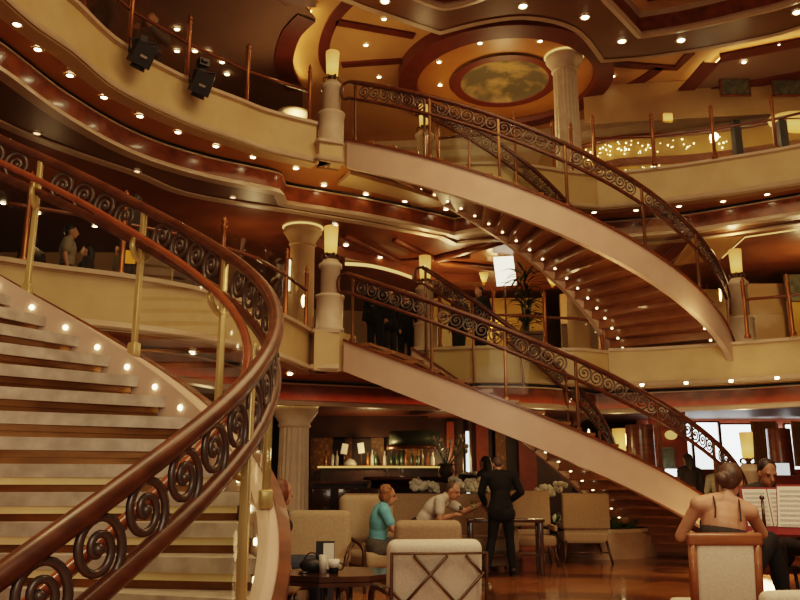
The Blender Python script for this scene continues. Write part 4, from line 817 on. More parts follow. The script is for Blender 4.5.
for k, (x, wh, lb) in enumerate([(424, 6, 'white hydrangea clump at the left of the trough behind the sofa'), (446, 1, 'leafy green plant in the trough behind the man in white'), (464, 6, 'white hydrangea clump right of the man in white'), (478, 5, 'white flower clump at the right trough end near the waiter')]):
    q = AY(x, 497, 14.25); plant_clump(lb, (q.x, 14.25, .88), 40, .46, .05, 40+k, 'leaf', wh, 'hydrangea_plant')
# ---------------------------------------------------------------- seats and tables
def square_chair(label, p, rz, w=.82, top=1.16, m='tanfab', grp='square armchairs'):
    """high-backed chair seen from behind: back panel, seat box, splayed legs"""
    r = thing('square_armchair', label, 'armchair', p, rz, grp)
    b = MB(); b.rbox((0, -.30, top-.30), (w, .14, .60), .035, R=Matrix.Rotation(.07, 3, 'X')); b.build('backrest', m, r)
    b = MB(); b.rbox((0, .05, .40), (w*.94, .66, .17), .05); b.build('seat', m, r)
    b = MB(); b.rbox((0, -.24, .44), (w*.92, .06, .24), .02); b.build('skirt', 'sandfab', r)
    for sx in (-1, 1):
        b = MB(); b.rbox((sx*(w*.5-.03), .05, .60), (.06, .6, .10), .02); b.build('armrest', m, r)
        for sy in (-1, 1): b = MB(); b.tube([(sx*(w*.42), sy*.26+.0, .36), (sx*(w*.50), sy*.36, 0)], .022, 7); b.build('leg', 'bronze', r)
    b = MB(); b.tube([(-w*.46, -.31, .17), (w*.46, -.31, .17)], .014, 6); b.build('stretcher', 'bronze', r)
    return r
def lounge_chair(label, p, rz, w=.78, top=.98, m='sandfab', rt=.09):
    r = thing('lounge_chair', label, 'armchair', p, rz, 'sand coloured lounge chairs')
    b = MB(); b.rbox((0, -.30, top-.30), (w, .18, .62), rt, R=Matrix.Rotation(.12, 3, 'X'), seg=4); b.build('backrest', m, r)
    b = MB(); b.rbox((0, .08, .38), (w*.96, .70, .20), .07, seg=4); b.build('seat_cushion', m, r)
    b = MB(); b.rbox((0, .04, .25), (w*.98, .66, .10), .02); b.build('base', 'tablewood', r)
    for sx in (-1, 1):
        b = MB(); b.tube(smooth_path([(sx*w*.52, -.30, .62), (sx*w*.54, .0, .64), (sx*w*.54, .30, .58), (sx*w*.52, .38, .48), (sx*w*.50, .36, .2)], 5), .026, 8, flat=(1, 1)); b.build('armrest', 'bronze', r)
        for sy in (-1, 1): b = MB(); b.tube([(sx*w*.44, sy*.28, .22), (sx*w*.47, sy*.33, 0)], .022, 7); b.build('leg', 'bronze', r)
    return r
q = AZ(588, 563, 0); square_chair('lone tan square armchair with its back turned, before the planter plants', (q.x, q.y+.30, 0), 0)
q = AZ(530, 560, 0); square_chair('tan square armchair beside the standing waiter, behind the table end', (AY(525, 520, 13.8).x+.1, 13.95, 0), PI, w=.80, top=1.20)
lounge_chair('sand coloured lounge chair behind the dark octagonal table', (AY(319, 550, 9.4).x-.05, 9.4, 0), PI-.05, w=.76, top=1.0)
lounge_chair('sand coloured lounge chair under the woman in turquoise', (AY(376, 520, 10.6).x+.02, 10.85, 0), PI+.55, w=.80, top=1.16)
r = lounge_chair('tan lounge chair with its back turned, just beyond the white lattice chair', (AY(430, 540, 8.4).x, 8.75, 0), -.06, w=.68, top=.94, m='tanfab', rt=.07)
# sofa
so_ = thing('sofa', 'long tan sofa with a high back under the man in white', 'sofa', (AY(425, 520, 13.2).x, 13.2, 0))
b = MB(); b.rbox((0, .40, .75), (2.7, .22, .82), .07, seg=4); b.build('backrest', 'tanfab', so_)
b = MB(); b.rbox((-.67, -.05, .40), (1.32, .85, .22), .06, seg=4); b.build('seat_cushion', 'tanfab', so_)
b = MB(); b.rbox((.67, -.05, .40), (1.32, .85, .22), .06, seg=4); b.build('seat_cushion', 'tanfab', so_)
b = MB(); b.rbox((0, 0, .20), (2.6, .9, .22), .03); b.build('base', 'sandfab', so_)
for sx in (-1, 1): b = MB(); b.rbox((sx*1.34, 0, .48), (.16, .95, .40), .06); b.build('armrest', 'tanfab', so_)
# white lattice chair
def lattice_chair(label, p, rz):
    r = thing('lattice_chair', label, 'armchair', p, rz); w = .64
    R = Matrix.Rotation(.13, 3, 'X')
    b = MB(); b.rbox((-.02, -.22, .625), (w, .14, .64), .06, R=R, seg=4); b.build('back_cushion', 'creamfab', r)
    b = MB(); b.rbox((0, .12, .38), (w, .66, .18), .06, seg=4); b.build('seat_cushion', 'creamfab', r)
    P_ = lambda x, z: Vector((x, -.322-(z-.66)*.13, z)); hw = w*.5-.005
    b = MB(); b.tube([P_(-hw, .0), P_(-hw, .86), P_(hw, .86), P_(hw, 0)], .014, 6); b.build('back_frame', 'bronze', r)
    b = MB(); dx = w*.5/1.0
    for s in (-1, 1):
        for c in (-1.25, -.5, .25, 1.0):
            pts = []
            for t in (0, 1):
                z = .18+.72*t; x = c*w*.72*1 + s*(t-.5)*.86*1.0*.78
                pts.append((x, z))
            (xa, za), (xb, zb_) = pts
            def clip(x0, z0, x1, z1):
                o = []
                for k in range(41):
                    x = x0+(x1-x0)*k/40; z = z0+(z1-z0)*k/40
                    if abs(x) <= hw and 0.18 <= z <= .86: o.append((x, z))
                return o
            cl = clip(xa, za, xb, zb_)
            if len(cl) > 2: b.tube([P_(*cl[0]), P_(*cl[-1])], .0105, 6)
    b.build('lattice', 'bronze', r)
    for sx in (-1, 1):
        b = MB(); b.tube(smooth_path([P_(sx*hw, .62)+Vector((sx*.02, 0, 0)), (sx*(hw+.06), -.05, .62), (sx*(hw+.08), .25, .58), (sx*(hw+.08), .42, .46), (sx*(hw+.05), .36, .36), (sx*(hw+.03), .30, .42)], 5), .026, 8); b.build('armrest', 'bronze', r)
        b = MB(); b.tube([(sx*hw, .38, .32), (sx*(hw+.02), .44, 0)], .016, 6); b.build('leg', 'bronze', r)
        b = MB(); b.tube([P_(sx*hw, .2), P_(sx*(hw+.02), 0)], .016, 6); b.build('leg', 'bronze', r)
    b = MB(); b.tube([(-hw, -.26, .27), (hw, -.26, .27), (hw, .42, .27), (-hw, .42, .27)], .014, 6, closed=True); b.build('seat_frame', 'bronze', r)
    return r
lattice_chair('cream chair with a dark metal lattice across its back, before the camera', (.225, 5.85, 0), .10)
# octagonal table with its things
tq = AY(338, 570, 6.7); ot = thing('octagonal_table', 'dark octagonal table with a menu holder and glasses', 'table', (tq.x-.0, 6.75, 0), .2); TH = .62
b = MB(); oc = [(.50*math.cos(PI/8+k*PI/4), .40*math.sin(PI/8+k*PI/4)) for k in range(8)]; b.prism(oc, TH-.04, TH); b.prism([(x*1.02, y*1.02) for x, y in oc], TH-.075, TH-.045); b.build('table_top', 'tablewood', ot)
for sx in (-.10, .0, .10): b = MB(); b.tube([(sx, 0, TH-.05), (sx, 0, .04)], .018, 8); b.build('leg', 'steel', ot)
b = MB(); b.prism([(x*.55, y*.55) for x, y in oc], 0, .05); b.build('base', 'bronze', ot)
def on_tab(px, yy): return (AY(px, 560, yy).x, yy, TH)
r = thing('menu_holder', 'upright menu holder with a white card in a dark frame on the octagonal table', 'menu', on_tab(325, 6.75), .1)
b = MB(); b.box((0, 0, .12), (.15, .02, .23)); b.build('frame', 'black', r); b = MB(); b.box((.028, -.013, .12), (.085, .006, .20)); b.build('card', 'paper', r); b = MB(); b.box((0, 0, .008), (.17, .07, .016)); b.build('foot', 'black', r)
r = thing('tumbler', 'clear tumbler standing in front of the menu holder', 'glass', on_tab(323, 6.60)); b = MB(); b.lathe([(.028, 0), (.034, .14), (.031, .14), (.026, .008)], n=18); b.build('glass_wall', 'bottle_clear', r); b = MB(); b.lathe([(.026, .01), (.029, .08), (0, .08)], n=14); b.build('drink', 'bottle_amber', r)
r = thing('cup', 'black and white cup beside the tumbler', 'cup', on_tab(334, 6.62)); b = MB(); b.lathe([(.035, 0), (.042, .10), (.038, .10), (.03, .01)], n=18); b.build('body', 'black', r); b = MB(); b.lathe([(.0425, .045), (.0445, .105), (.043, .105)], n=18); b.build('sleeve', 'paper', r); b = MB(); b.tube(smooth_path([(.04, 0, .08), (.07, 0, .07), (.07, 0, .035), (.038, 0, .025)], 4), .006, 6); b.build('handle', 'black', r)
r = thing('small_bag', 'rounded black bag lying on the octagonal table', 'bag', on_tab(312, 6.72)); b = MB(); b.ball((0, 0, .05), (.10, .06, .055), 16, 10); b.build('body', 'black', r); b = MB(); b.tube(smooth_path([(-.07, 0, .08), (-.03, 0, .14), (.03, 0, .14), (.07, 0, .08)], 5), .006, 6); b.build('strap', 'black', r)
r = MB(); r.lathe([(.03, 0), (.055, .012), (.05, .01)], n=20); o = r.build('saucer', 'steel'); o.location = on_tab(304, 6.65); tag(o, 'small shiny saucer at the left of the octagonal table', 'saucer')
# waiter's table
wt = thing('cocktail_table', 'rectangular wooden table beside the standing waiter', 'table', (AY(508, 525, 12.2).x, 12.62, 0)); w, d, h = 1.15, .5, .80
b = MB(); b.rbox((0, 0, h-.025), (w, d, .05), .012); b.build('table_top', 'tablewood', wt)
for sx in (-1, 1):
    for sy in (-1, 1): b = MB(); b.rbox((sx*(w/2-.05), sy*(d/2-.05), (h-.05)/2), (.055, .055, h-.05), .008); b.build('leg', 'tablewood', wt)
b = MB(); b.box((0, 0, .28), (w-.1, d-.1, .03)); b.build('shelf', 'tablewood', wt)
r = thing('cocktail_glass', 'stemmed glass in front of the man in white', 'glass', (AY(474, 520, 12.4).x, 12.4, h)); b = MB(); b.lathe([(.05, 0), (.05, .006), (.008, .015), (.008, .13), (.05, .18), (.055, .26), (.05, .26), (.04, .18), (0, .14)], n=16); b.build('bowl', 'glass', r); b = MB(); b.lathe([(.0, .15), (.038, .185), (.042, .21), (0, .21)], n=14); b.build('drink', 'bottle_clear', r)
b = MB(); b.lathe([(.05, 0), (.09, .012), (.085, .012)], n=20); o = b.build('plate', 'paper'); o.location = (AY(478, 520, 12.35).x+.02, 12.33, h); tag(o, 'small white plate on the wooden table by the stemmed glass', 'plate')
# ---------------------------------------------------------------- musicians' corner
def dining_chair(label, p, rz, w=.50, top=.97, wood=True):
    r = thing('panel_back_chair', label, 'chair', p, rz); R = Matrix.Rotation(.10, 3, 'X')
    b = MB(); b.rbox((0, -.23, top-.30), (w-.10, .05, .50), .03, R=R); b.build('back_panel', 'creamfab', r)
    fr = MB(); P_ = lambda x, z: Vector((x, -.235-(z-(top-.30))*.10, z))
    for s in (-1, 1): fr.tube([P_(s*(w/2-.03), .42), P_(s*(w/2-.025), top-.03)], .028, 6)
    fr.rbox(P_(0, top-.035), (w+.02, .06, .085), .02, R=R); fr.rbox(P_(0, .44), (w-.04, .05, .06), .015, R=R); fr.build('back_frame', 'chairwood', r)
    b = MB(); b.rbox((0, .02, .45), (w-.02, .48, .09), .03); b.build('seat', 'creamfab', r)
    for sx in (-1, 1):
        b = MB(); b.tube([(sx*(w/2-.04), .22, .42), (sx*(w/2-.04), .23, 0)], [.026, .018], 8); b.build('leg', 'chairwood', r)
        b = MB(); b.tube([(sx*(w/2-.04), -.21, .44), (sx*(w/2-.03), -.27, 0)], [.026, .018], 8); b.build('leg', 'chairwood', r)
    b = MB(); b.box((0, .0, .385), (w-.06, .44, .05)); b.build('seat_rail', 'chairwood', r)
    return r
CH = (2.22, 5.75); dining_chair('cream panel-backed wooden chair under the woman musician', (CH[0], CH[1]+.23, 0), .02)
r = thing('upholstered_chair', 'pale rounded chair back at the bottom right picture corner', 'chair', (AY(795, 590, 4.6).x, 4.75, 0), .1); b = MB(); b.rbox((0, -.22, .50), (.52, .12, .50), .055, seg=4); b.build('backrest', 'creamfab', r); b = MB(); b.rbox((0, .1, .38), (.52, .54, .14), .05, seg=4); b.build('seat', 'creamfab', r)
for sx in (-1, 1):
    for sy in (-1, 1): b = MB(); b.tube([(sx*.2, .08+sy*.22, .33), (sx*.22, .08+sy*.25, 0)], .02, 6); b.build('leg', 'chairwood', r)
def music_stand(label, p, rz, w, h0, tilt, board, sheets):
    r = thing('music_stand', label, 'music stand', p, rz); R = Matrix.Rotation(-tilt, 3, 'X')
    b = MB(); b.box((0, 0, h0), (w, .02, .46), R=R); c = R @ Vector((0, -.04, -.225)); b.box((c.x, c.y, h0+c.z), (w, .08, .015), R=R); b.build('board', board, r)
    for k in range(sheets):
        x = (k-(sheets-1)/2)*.245; q = R @ Vector((x, -.016, .03)); s = MB(); s.box((q.x, q.y, h0+q.z), (.235, .004, .36), R=R); sh = s.build('music_sheet', 'paper', r); ln = MB()
        for j in range(8):
            for m_ in range(4):
                q = R @ Vector((x, -.0195, .175-j*.043-m_*.006)); ln.box((q.x, q.y, h0+q.z), (.20, .001, .0022), R=R)
            for m_ in range(7): q = R @ Vector((x-.09+m_*.028+(j*37 % 5)*.002, -.0197, .166-j*.043+(m_*j % 3)*.005)); ln.box((q.x, q.y, h0+q.z), (.007, .001, .009), R=R)
        ln.build('printed_staves', 'ink', sh)
    b = MB(); b.tube([(0, .02, h0-.1), (0, .03, .25)], .014, 8); b.build('pole', 'black', r)
    for k in range(3): a = k*2*PI/3+.5; b = MB(); b.tube([(0, .03, .30), (.30*math.cos(a), .03+.30*math.sin(a), .012)], .010, 6); b.build('leg', 'black', r)
    return r
q = AY(765, 512, 8.1); music_stand('maroon music stand with two printed sheets before the woman musician', (q.x+.05, 8.1, 0), -.05, .53, q.z+.01, .25, 'maroon', 2)
q = AY(808, 512, 7.2); music_stand('music stand with a slanting printed sheet at the right picture edge', (q.x+.0, 7.2, 0), -.65, .50, q.z+.01, .3, 'maroon', 2)
b = MB(); b.rbox((0, 0, .85), (.52, .08, 1.0), .03); q = AY(803, 470, 8.6); o = b.build('tall_chair_back', 'sandfab'); o.location = (q.x+.30, 8.3, 0); b = MB(); b.rbox((0, .25, .42), (.52, .5, .12), .03); b.build('seat', 'sandfab', o); b = MB(); [b.tube([(sx*.22, sy, .36), (sx*.22, sy, 0)], .02, 6) for sx in (-1, 1) for sy in (.05, .45)]; b.build('leg_frame', 'bronze', o); tag(o, 'tall tan chair back behind the right music stand', 'chair')
# yellow tag hanging at the left
r = thing('hanging_card', 'bright yellow card hanging by a string under the near handrail', 'card', AY(130.5, 257, 5.66), .3); b = MB(); b.box((0, 0, 0), (.072, .006, .10)); b.build('card', 'yellow', r); b = MB(); b.tube([(0, 0, .045), (.005, .01, .12)], .003, 5); b.build('string', 'black', r)
# ---------------------------------------------------------------- people
def V3(*a): return Vector(a)
def remesh(mb, name, m, voxel, parent, smooth=6):
    me = mb.mesh(name, [M[m]]); o = bpy.data.objects.new(name, me); C.objects.link(o)
    md = o.modifiers.new('r', 'REMESH'); md.mode = 'VOXEL'; md.voxel_size = voxel; md.use_smooth_shade = True
    s = o.modifiers.new('s', 'SMOOTH'); s.iterations = smooth; s.factor = .5
    dg = bpy.context.evaluated_depsgraph_get(); dg.update()
    new = bpy.data.meshes.new_from_object(o.evaluated_get(dg)); o.modifiers.clear(); o.data = new; bpy.data.meshes.remove(me)
    if not new.materials: new.materials.append(M[m])
    for p in new.polygons: p.use_smooth = True
    o.parent = parent; return o
def seg(mb, a, b, ra, rb, n=12):
    a = Vector(a); b = Vector(b); d = b-a; L = d.length
    if L < 1e-6: mb.ball(a, ra, n, 8); return
    t = d/L; q = t.to_track_quat('Z', 'Y').to_matrix(); prof = []
    for k in range(1, 6): w = PI/2*k/5; prof.append((ra*math.sin(w), -ra*math.cos(w)))
    for k in range(0, 5): w = PI/2*k/5; prof.append((rb*math.cos(w), L+rb*math.sin(w)))
    vs = []; 
    for r, z in prof:
        for k in range(n): w = 2*PI*k/n; vs.append(a + q @ Vector((r*math.cos(w), r*math.sin(w), z)))
    t0 = len(vs); vs += [a - t*ra, b + t*rb]; fs = []
    m = len(prof)
    for i in range(m-1):
        for k in range(n): fs.append((i*n+k, i*n+(k+1) % n, (i+1)*n+(k+1) % n, (i+1)*n+k))
    for k in range(n): fs += [(t0, (k+1) % n, k), (t0+1, (m-1)*n+k, (m-1)*n+(k+1) % n)]
    mb.add(vs, fs, True)
def chain(mb, pts, rs, n=12):
    for i in range(len(pts)-1): seg(mb, pts[i], pts[i+1], rs[i], rs[i+1], n)
def frame(up, right):
    up = up.normalized(); f = up.cross(right).normalized(); r = f.cross(up).normalized(); return Matrix((r, f, up)).transposed()
STAND = dict(pel=(0, 0, .96), che=(0, .0, 1.27), nek=(0, .0, 1.47), hed=(0, .03, 1.60), sh=.185,
             eL=(-.25, -.03, 1.15), wL=(-.26, .04, .90), eR=(.25, -.03, 1.15), wR=(.26, .04, .90),
             kL=(-.10, .03, .51), aL=(-.11, -.02, .08), kR=(.10, .03, .51), aR=(.11, -.02, .08))
SIT = dict(pel=(0, 0, .56), che=(0, -.02, .86), nek=(0, .0, 1.06), hed=(0, .04, 1.19), sh=.18,
           eL=(-.24, .05, .76), wL=(-.14, .28, .70), eR=(.24, .05, .76), wR=(.14, .28, .70),
           kL=(-.13, .45, .54), aL=(-.13, .46, .09), kR=(.13, .45, .54), aR=(.13, .46, .09))
def person(label, loc, rz, pose, P=None, skin='skin', top='suit', sleeves='long', bottom='suit', hair='hairblack', hairstyle='short', shoes='black', voxel=.02, scale=1.0, look=(0, 1, 0), fingers=False, eyes=False, female=False, collar=None, strap=False, skirt=False, curl=.5):
    J = dict(pose); J.update(P or {}); J = {k: (Vector(v) if isinstance(v, tuple) else v) for k, v in J.items()}
    root = thing('person', label, 'person', loc, rz); root.scale = (scale,)*3
    pel, che, nek, hed = J['pel'], J['che'], J['nek'], J['hed']; s = J['sh']
    rt = J.get('rt', Vector((1, 0, 0))); Fp = frame(che-pel, rt); Fc = frame(nek-che, rt)
    sL = nek + Fc @ Vector((-s, -.01, -.075)); sR = nek + Fc @ Vector((s, -.01, -.075))
    hL = pel + Fp @ Vector((-.085, 0, -.03)); hR = pel + Fp @ Vector((.085, 0, -.03))
    wst = pel.lerp(che, .5); k_ = .92 if female else 1.0
    hd = Vector(look).normalized(); hu = (hed-nek).normalized()*.4+Vector((0, 0, 1))*.6; Fh = frame(hu-hd*hu.dot(hd)*.98, hd.cross(hu)); 
    hr_ = hd.cross(hu).normalized(); hu2 = hr_.cross(hd).normalized(); Fh = Matrix((hr_, hd, hu2)).transposed()
    def torso(b, g=0.):
        b.ball(pel, (.165*k_+g+(.012 if female else 0), .115+g, .13+g), 16, 10, Fp); b.ball(wst, (.140*k_*(.93 if female else 1)+g, .10+g, .15+g), 16, 10, Fp)
        b.ball(che + Fc @ Vector((0, .0, .02)), (.165*k_+g, .112+g, .185+g), 16, 10, Fc); b.ball(che + Fc @ Vector((0, .0, .10)), (.155*k_+g, .095+g, .10+g), 16, 10, Fc)
        seg(b, sL*.92+sR*.08, sR*.92+sL*.08, .062+g, .062+g); seg(b, nek + Fc @ Vector((-.03, -.01, -.02)), sL, .055+g*.7, .058+g); seg(b, nek + Fc @ Vector((.03, -.01, -.02)), sR, .055+g*.7, .058+g)
        if female:
            for q in (-1, 1): b.ball(che + Fc @ Vector((q*.07, .085, .03)), (.06+g, .055+g, .06+g), 12, 8, Fc)
    aw = .9 if female else 1.0
    def arms(b, g=0., fore=True, upto=1.0):
        for S, E_, W in ((sL, J['eL'], J['wL']), (sR, J['eR'], J['wR'])):
            E2 = S.lerp(E_, upto); seg(b, S, E2, .054*aw+g, .044*aw+g)
            if fore: chain(b, [E_, E_.lerp(W, .35), W], [.043*aw+g, .041*aw+g, .029*aw+g])
    def legs(b, g=0., upto=1.0):
        for H, K, A in ((hL, J['kL'], J['aL']), (hR, J['kR'], J['aR'])):
            chain(b, [H, H.lerp(K, .5), K], [.088+g, .072+g, .054+g]); seg(b, K, K.lerp(A, .35), .052+g, .052+g); seg(b, K.lerp(A, .35), K.lerp(A, upto), .052+g, .036+g)
    def foot(A, K):
        d = Vector((0, 1, 0)); d = J.get('toe', d); return [A+Vector((0, 0, -.02))-d*.04, A+Vector((0, 0, -.045))+d*.10, A+Vector((0, 0, -.055))+d*.17]
    # body: one continuous surface
    b = MB(); torso(b); arms(b); legs(b)
    seg(b, nek + Fc @ Vector((0, -.01, -.03)), nek.lerp(hed, .6), .055*k_, .05*k_)
    c = hed
    b.ball(c + Fh @ V3(0, -.01, .025), (.073, .092, .092), 18, 12, Fh); b.ball(c + Fh @ V3(0, .02, -.045), (.058, .068, .075), 16, 10, Fh); b.ball(c + Fh @ V3(0, .055, -.085), (.028, .028, .026), 10, 8, Fh)
    seg(b, c + Fh @ V3(0, .085, .015), c + Fh @ V3(0, .108, -.025), .010, .016, 8)
    seg(b, c + Fh @ V3(-.018, .083, -.060), c + Fh @ V3(.018, .083, -.060), .008, .008, 8)
    seg(b, c + Fh @ V3(-.035, .074, .03), c + Fh @ V3(.035, .074, .03), .014, .014, 8)
    for q in (-1, 1): b.ball(c + Fh @ V3(q*.075, -.005, -.01), (.013, .022, .033), 10, 8, Fh)
    for q, E_, W in ((-1, J['eL'], J['wL']), (1, J['eR'], J['wR'])):
        d = (W-E_).normalized(); sd = d.cross(Vector((0, 0, 1))); sd = sd.normalized() if sd.length > .2 else Vector((1, 0, 0)); sd = J.get('palm', sd); dn = sd.cross(d).normalized()
        seg(b, W, W+d*.055, .028, .032, 10); seg(b, W+d*.05-sd*.02, W+d*.05+sd*.02, .024, .024, 10); seg(b, W+d*.085-sd*.026, W+d*.085+sd*.026, .017, .017, 10)
        for i, (o, L) in enumerate(((-.030, .072), (-.010, .082), (.010, .078), (.029, .060))):
            p0 = W+d*.09+sd*o; p1 = p0+d*L*.45-dn*L*.12*curl; p2 = p1+d*L*.30-dn*L*.30*curl; p3 = p2+d*L*.15-dn*L*.30*curl
            chain(b, [p0, p1, p2, p3], [.0105, .0098, .009, .0075], 8)
        tb = W+d*.03+sd*(-.028)*q*-1; chain(b, [tb, tb+d*.035+sd*.03*q-dn*.01, tb+d*.062+sd*.036*q-dn*.022], [.014, .012, .009], 8)
    for A, K in ((J['aL'], J['kL']), (J['aR'], J['kR'])): chain(b, foot(A, K), [.036, .032, .025], 10)
    remesh(b, 'body', skin, voxel if not fingers else min(voxel, .0095), root, 3 if fingers else 2)
    g = .014 if voxel < .018 else .020
    if top:
        t = MB(); torso(t, g)
        if sleeves == 'long': arms(t, g)
        elif sleeves == 'short': arms(t, g+.008, False, .62)
        if top in ('suit', 'darkcloth') and sleeves == 'long':
            seg(t, pel + Fp @ V3(-.075, 0, -.10), pel + Fp @ V3(.075, 0, -.10), .128+g*.5, .128+g*.5); seg(t, pel + Fp @ V3(-.05, 0, -.06), wst, .14+g, .12+g)
        if strap:      # strappy top: only the lower torso is covered
            t = MB(); t.ball(pel, (.178, .128, .14), 16, 10, Fp); t.ball(wst, (.145, .113, .16), 16, 10, Fp); t.ball(che + Fc @ V3(0, 0, -.05), (.168, .122, .12), 16, 10, Fc)
            for q in (-1, 1): t.ball(che + Fc @ V3(q*.07, .09, .03), (.072, .065, .07), 12, 8, Fc)
        tp = remesh(t, 'top', top, max(voxel*.8, .011), root, 4)
        if strap:
            st = MB()
            for q in (-1, 1): st.tube(smooth_path([che + Fc @ V3(q*.085, -.118, .05), che + Fc @ V3(q*.082, -.104, .12), nek + Fc @ V3(q*.085, -.062, -.02), nek + Fc @ V3(q*.085, .0, .0), che + Fc @ V3(q*.08, .11, .12), che + Fc @ V3(q*.075, .145, .06)], 5), .006, 6)
            st.build('strap', top, tp)
        if collar:
            cb = MB(); 
            for q in (-1, 1): cb.tube(smooth_path([nek + Fc @ V3(0, -.068, .015), nek + Fc @ V3(q*.062, -.02, .01), nek + Fc @ V3(q*.05, .06, -.03), nek + Fc @ V3(q*.012, .085, -.09)], 4), .012, 6)
            cb.build('collar', collar, tp)
    if bottom:
        t = MB(); t.ball(pel, (.172+g, .125+g, .125+g), 16, 10, Fp); legs(t, g, .94)
        if skirt: seg(t, hL.lerp(hR, .5), J['kL'].lerp(J['kR'], .5), .16, .15)
        remesh(t, 'trousers' if not skirt else 'skirt', bottom, max(voxel*.8, .011), root, 4)
    for A, K in ((J['aL'], J['kL']), (J['aR'], J['kR'])):
        t = MB(); chain(t, [p+Vector((0, 0, -.004)) for p in foot(A, K)], [.046, .042, .034], 12); remesh(t, 'shoe', shoes, .012, root, 3)
    h = MB()
    if hairstyle in ('short', 'bob', 'bun', 'long', 'curly'):
        h.ball(c + Fh @ V3(0, -.028, .045), (.082, .090, .082), 18, 12, Fh); h.ball(c + Fh @ V3(0, -.055, -.005), (.072, .060, .075), 14, 10, Fh)
    if hairstyle == 'cropped': h.ball(c + Fh @ V3(0, -.030, .038), (.0765, .086, .082), 18, 12, Fh); h.ball(c + Fh @ V3(0, -.055, -.005), (.066, .055, .06), 14, 10, Fh)
    if hairstyle in ('bob', 'curly'):
        for q in (-1, 1): h.ball(c + Fh @ V3(q*.064, -.025, -.01), (.032, .06, .075), 12, 8, Fh)
    if hairstyle == 'curly':
        random.seed(len(label))
        for k in range(26):
            a = random.uniform(0, 2*PI); e = random.uniform(-.2, 1.3); h.ball(c + Fh @ V3(.078*math.cos(a)*math.cos(e), -.028+.078*math.sin(a)*math.cos(e) if math.sin(a) < .6 else -.02, .045+.075*math.sin(e)), .026, 8, 6)
    if hairstyle == 'bun': h.ball(c + Fh @ V3(-.03, -.115, -.02), (.05, .045, .05), 14, 10, Fh); h.ball(c + Fh @ V3(0, -.03, .03), (.088, .094, .09), 16, 10, Fh)
    if hairstyle == 'long': 
        chain(h, [c + Fh @ V3(0, -.06, .0), c + Fh @ V3(0, -.085, -.12), c + Fh @ V3(0, -.09, -.24)], [.08, .075, .045])
    ho = remesh(h, 'hair', hair, .010, root, 2)
    if eyes:
        for q in (-1, 1): e = MB(); e.ball(c + Fh @ V3(q*.030, .078, .012), .010, 10, 7); e.build('eye', 'eye', root)
    return root
# the waiter standing with his back to us, head bent over the table
q = AZ(503, 576, 0)
person('man in a black suit standing with his back turned beside the wooden table', (q.x, q.y, .012), .08, STAND,
       dict(che=(.0, .03, 1.27), nek=(.0, .07, 1.46), hed=(-.01, .14, 1.565), eL=(-.28, .08, 1.16), wL=(-.19, .27, 1.0), eR=(.31, .02, 1.17), wR=(.17, .22, 1.03), kL=(-.14, .03, .51), aL=(-.235, -.02, .085), kR=(.12, .03, .51), aR=(.15, .02, .085), sh=.215),
       top='suit', bottom='suit', hair='hairgrey', hairstyle='cropped', look=(-.15, .85, -.5), voxel=.014, scale=1.01, fingers=True)
# woman in turquoise
q = AY(383, 500, 10.4)
person('woman in a turquoise top with short ginger hair, seated in a lounge chair facing sideways', (q.x-.08, 10.55, .02), -PI/2+.25, SIT, dict(pel=(0, 0, .50), che=(.02, .03, .79), nek=(.02, .08, .965), hed=(.02, .13, 1.075), eL=(-.22, .12, .70), wL=(-.15, .36, .66), eR=(.25, .14, .70), wR=(.18, .40, .67)),
       top='turq', sleeves='short', bottom='greytr', hair='hairginger', hairstyle='curly', look=(.1, .95, -.15), female=True, fingers=True, eyes=True, voxel=.014, scale=1.06)
# man in white tee leaning forward
q = AY(448, 500, 11.9)
mw = person('man in a white shirt leaning forward over his knees, reaching for a stemmed glass', (q.x-.42, 12.62, .0), -PI/2-.20, SIT, dict(pel=(0, 0, .60), che=(0, .22, .86), nek=(0, .40, .995), hed=(.02, .49, 1.08), eL=(-.20, .62, .80), wL=(-.16, .84, .90), eR=(.25, .34, .72), wR=(.06, .50, .76), sh=.20, kL=(-.18, .46, .56), kR=(.18, .46, .56), aL=(-.16, .42, .09), aR=(.16, .42, .09)),
       top='tee', sleeves='short', bottom='darkcloth', hair='hairgrey', hairstyle='cropped', skin='skin', look=(.25, .85, -.42), fingers=True, eyes=True, voxel=.014, scale=1.12, collar='tee')
ph = thing('mobile_phone', 'small dark phone in the hand of the man in white', 'phone', AY(461, 508, 12.1)); b = MB(); b.rbox((0, 0, 0), (.055, .14, .016), .006, R=Matrix.Rotation(.3, 3, 'X')); b.build('case', 'black', ph); b = MB(); b.box((0, 0, .009), (.046, .11, .002), R=Matrix.Rotation(.3, 3, 'X')); b.build('display', 'steel', ph)
# woman musician
vm = person('woman musician with bare back and black strappy top, seated on the panel-backed chair', (CH[0]+.17, CH[1]+.40, .03), -.10, SIT, dict(pel=(.0, -.02, .60), che=(.0, -.01, .90), nek=(.03, .02, 1.11), hed=(.10, .07, 1.225), eL=(-.27, .10, .84), wL=(-.16, .34, .84), eR=(.30, .12, .86), wR=(.20, .40, .80), kL=(.16, .46, .60), aL=(.22, .50, .09), kR=(.42, .36, .80), aR=(.52, .42, .36), sh=.175),
       top='darkcloth', sleeves=None, bottom='suit', hair='hairbrown', hairstyle='bun', look=(.45, .85, -.25), female=True, strap=True, fingers=True, voxel=.013, scale=1.06)
vi = thing('violin', 'dark varnished violin held upright on the lap of the woman musician', 'violin', (CH[0]+.62, CH[1]+.75, .62), .3)
b = MB(); b.lathe([(.001, 0), (.05, .005), (.085, .06), (.075, .12), (.055, .16), (.075, .22), (.078, .28), (.05, .33), (.015, .345)], n=20, sy=.28); b.build('body', 'cello', vi); b = MB(); b.tube([(0, -.02, .33), (0, -.02, .56)], [.014, .011], 8); b.ball((0, -.02, .58), .02); b.build('neck', 'tablewood', vi)
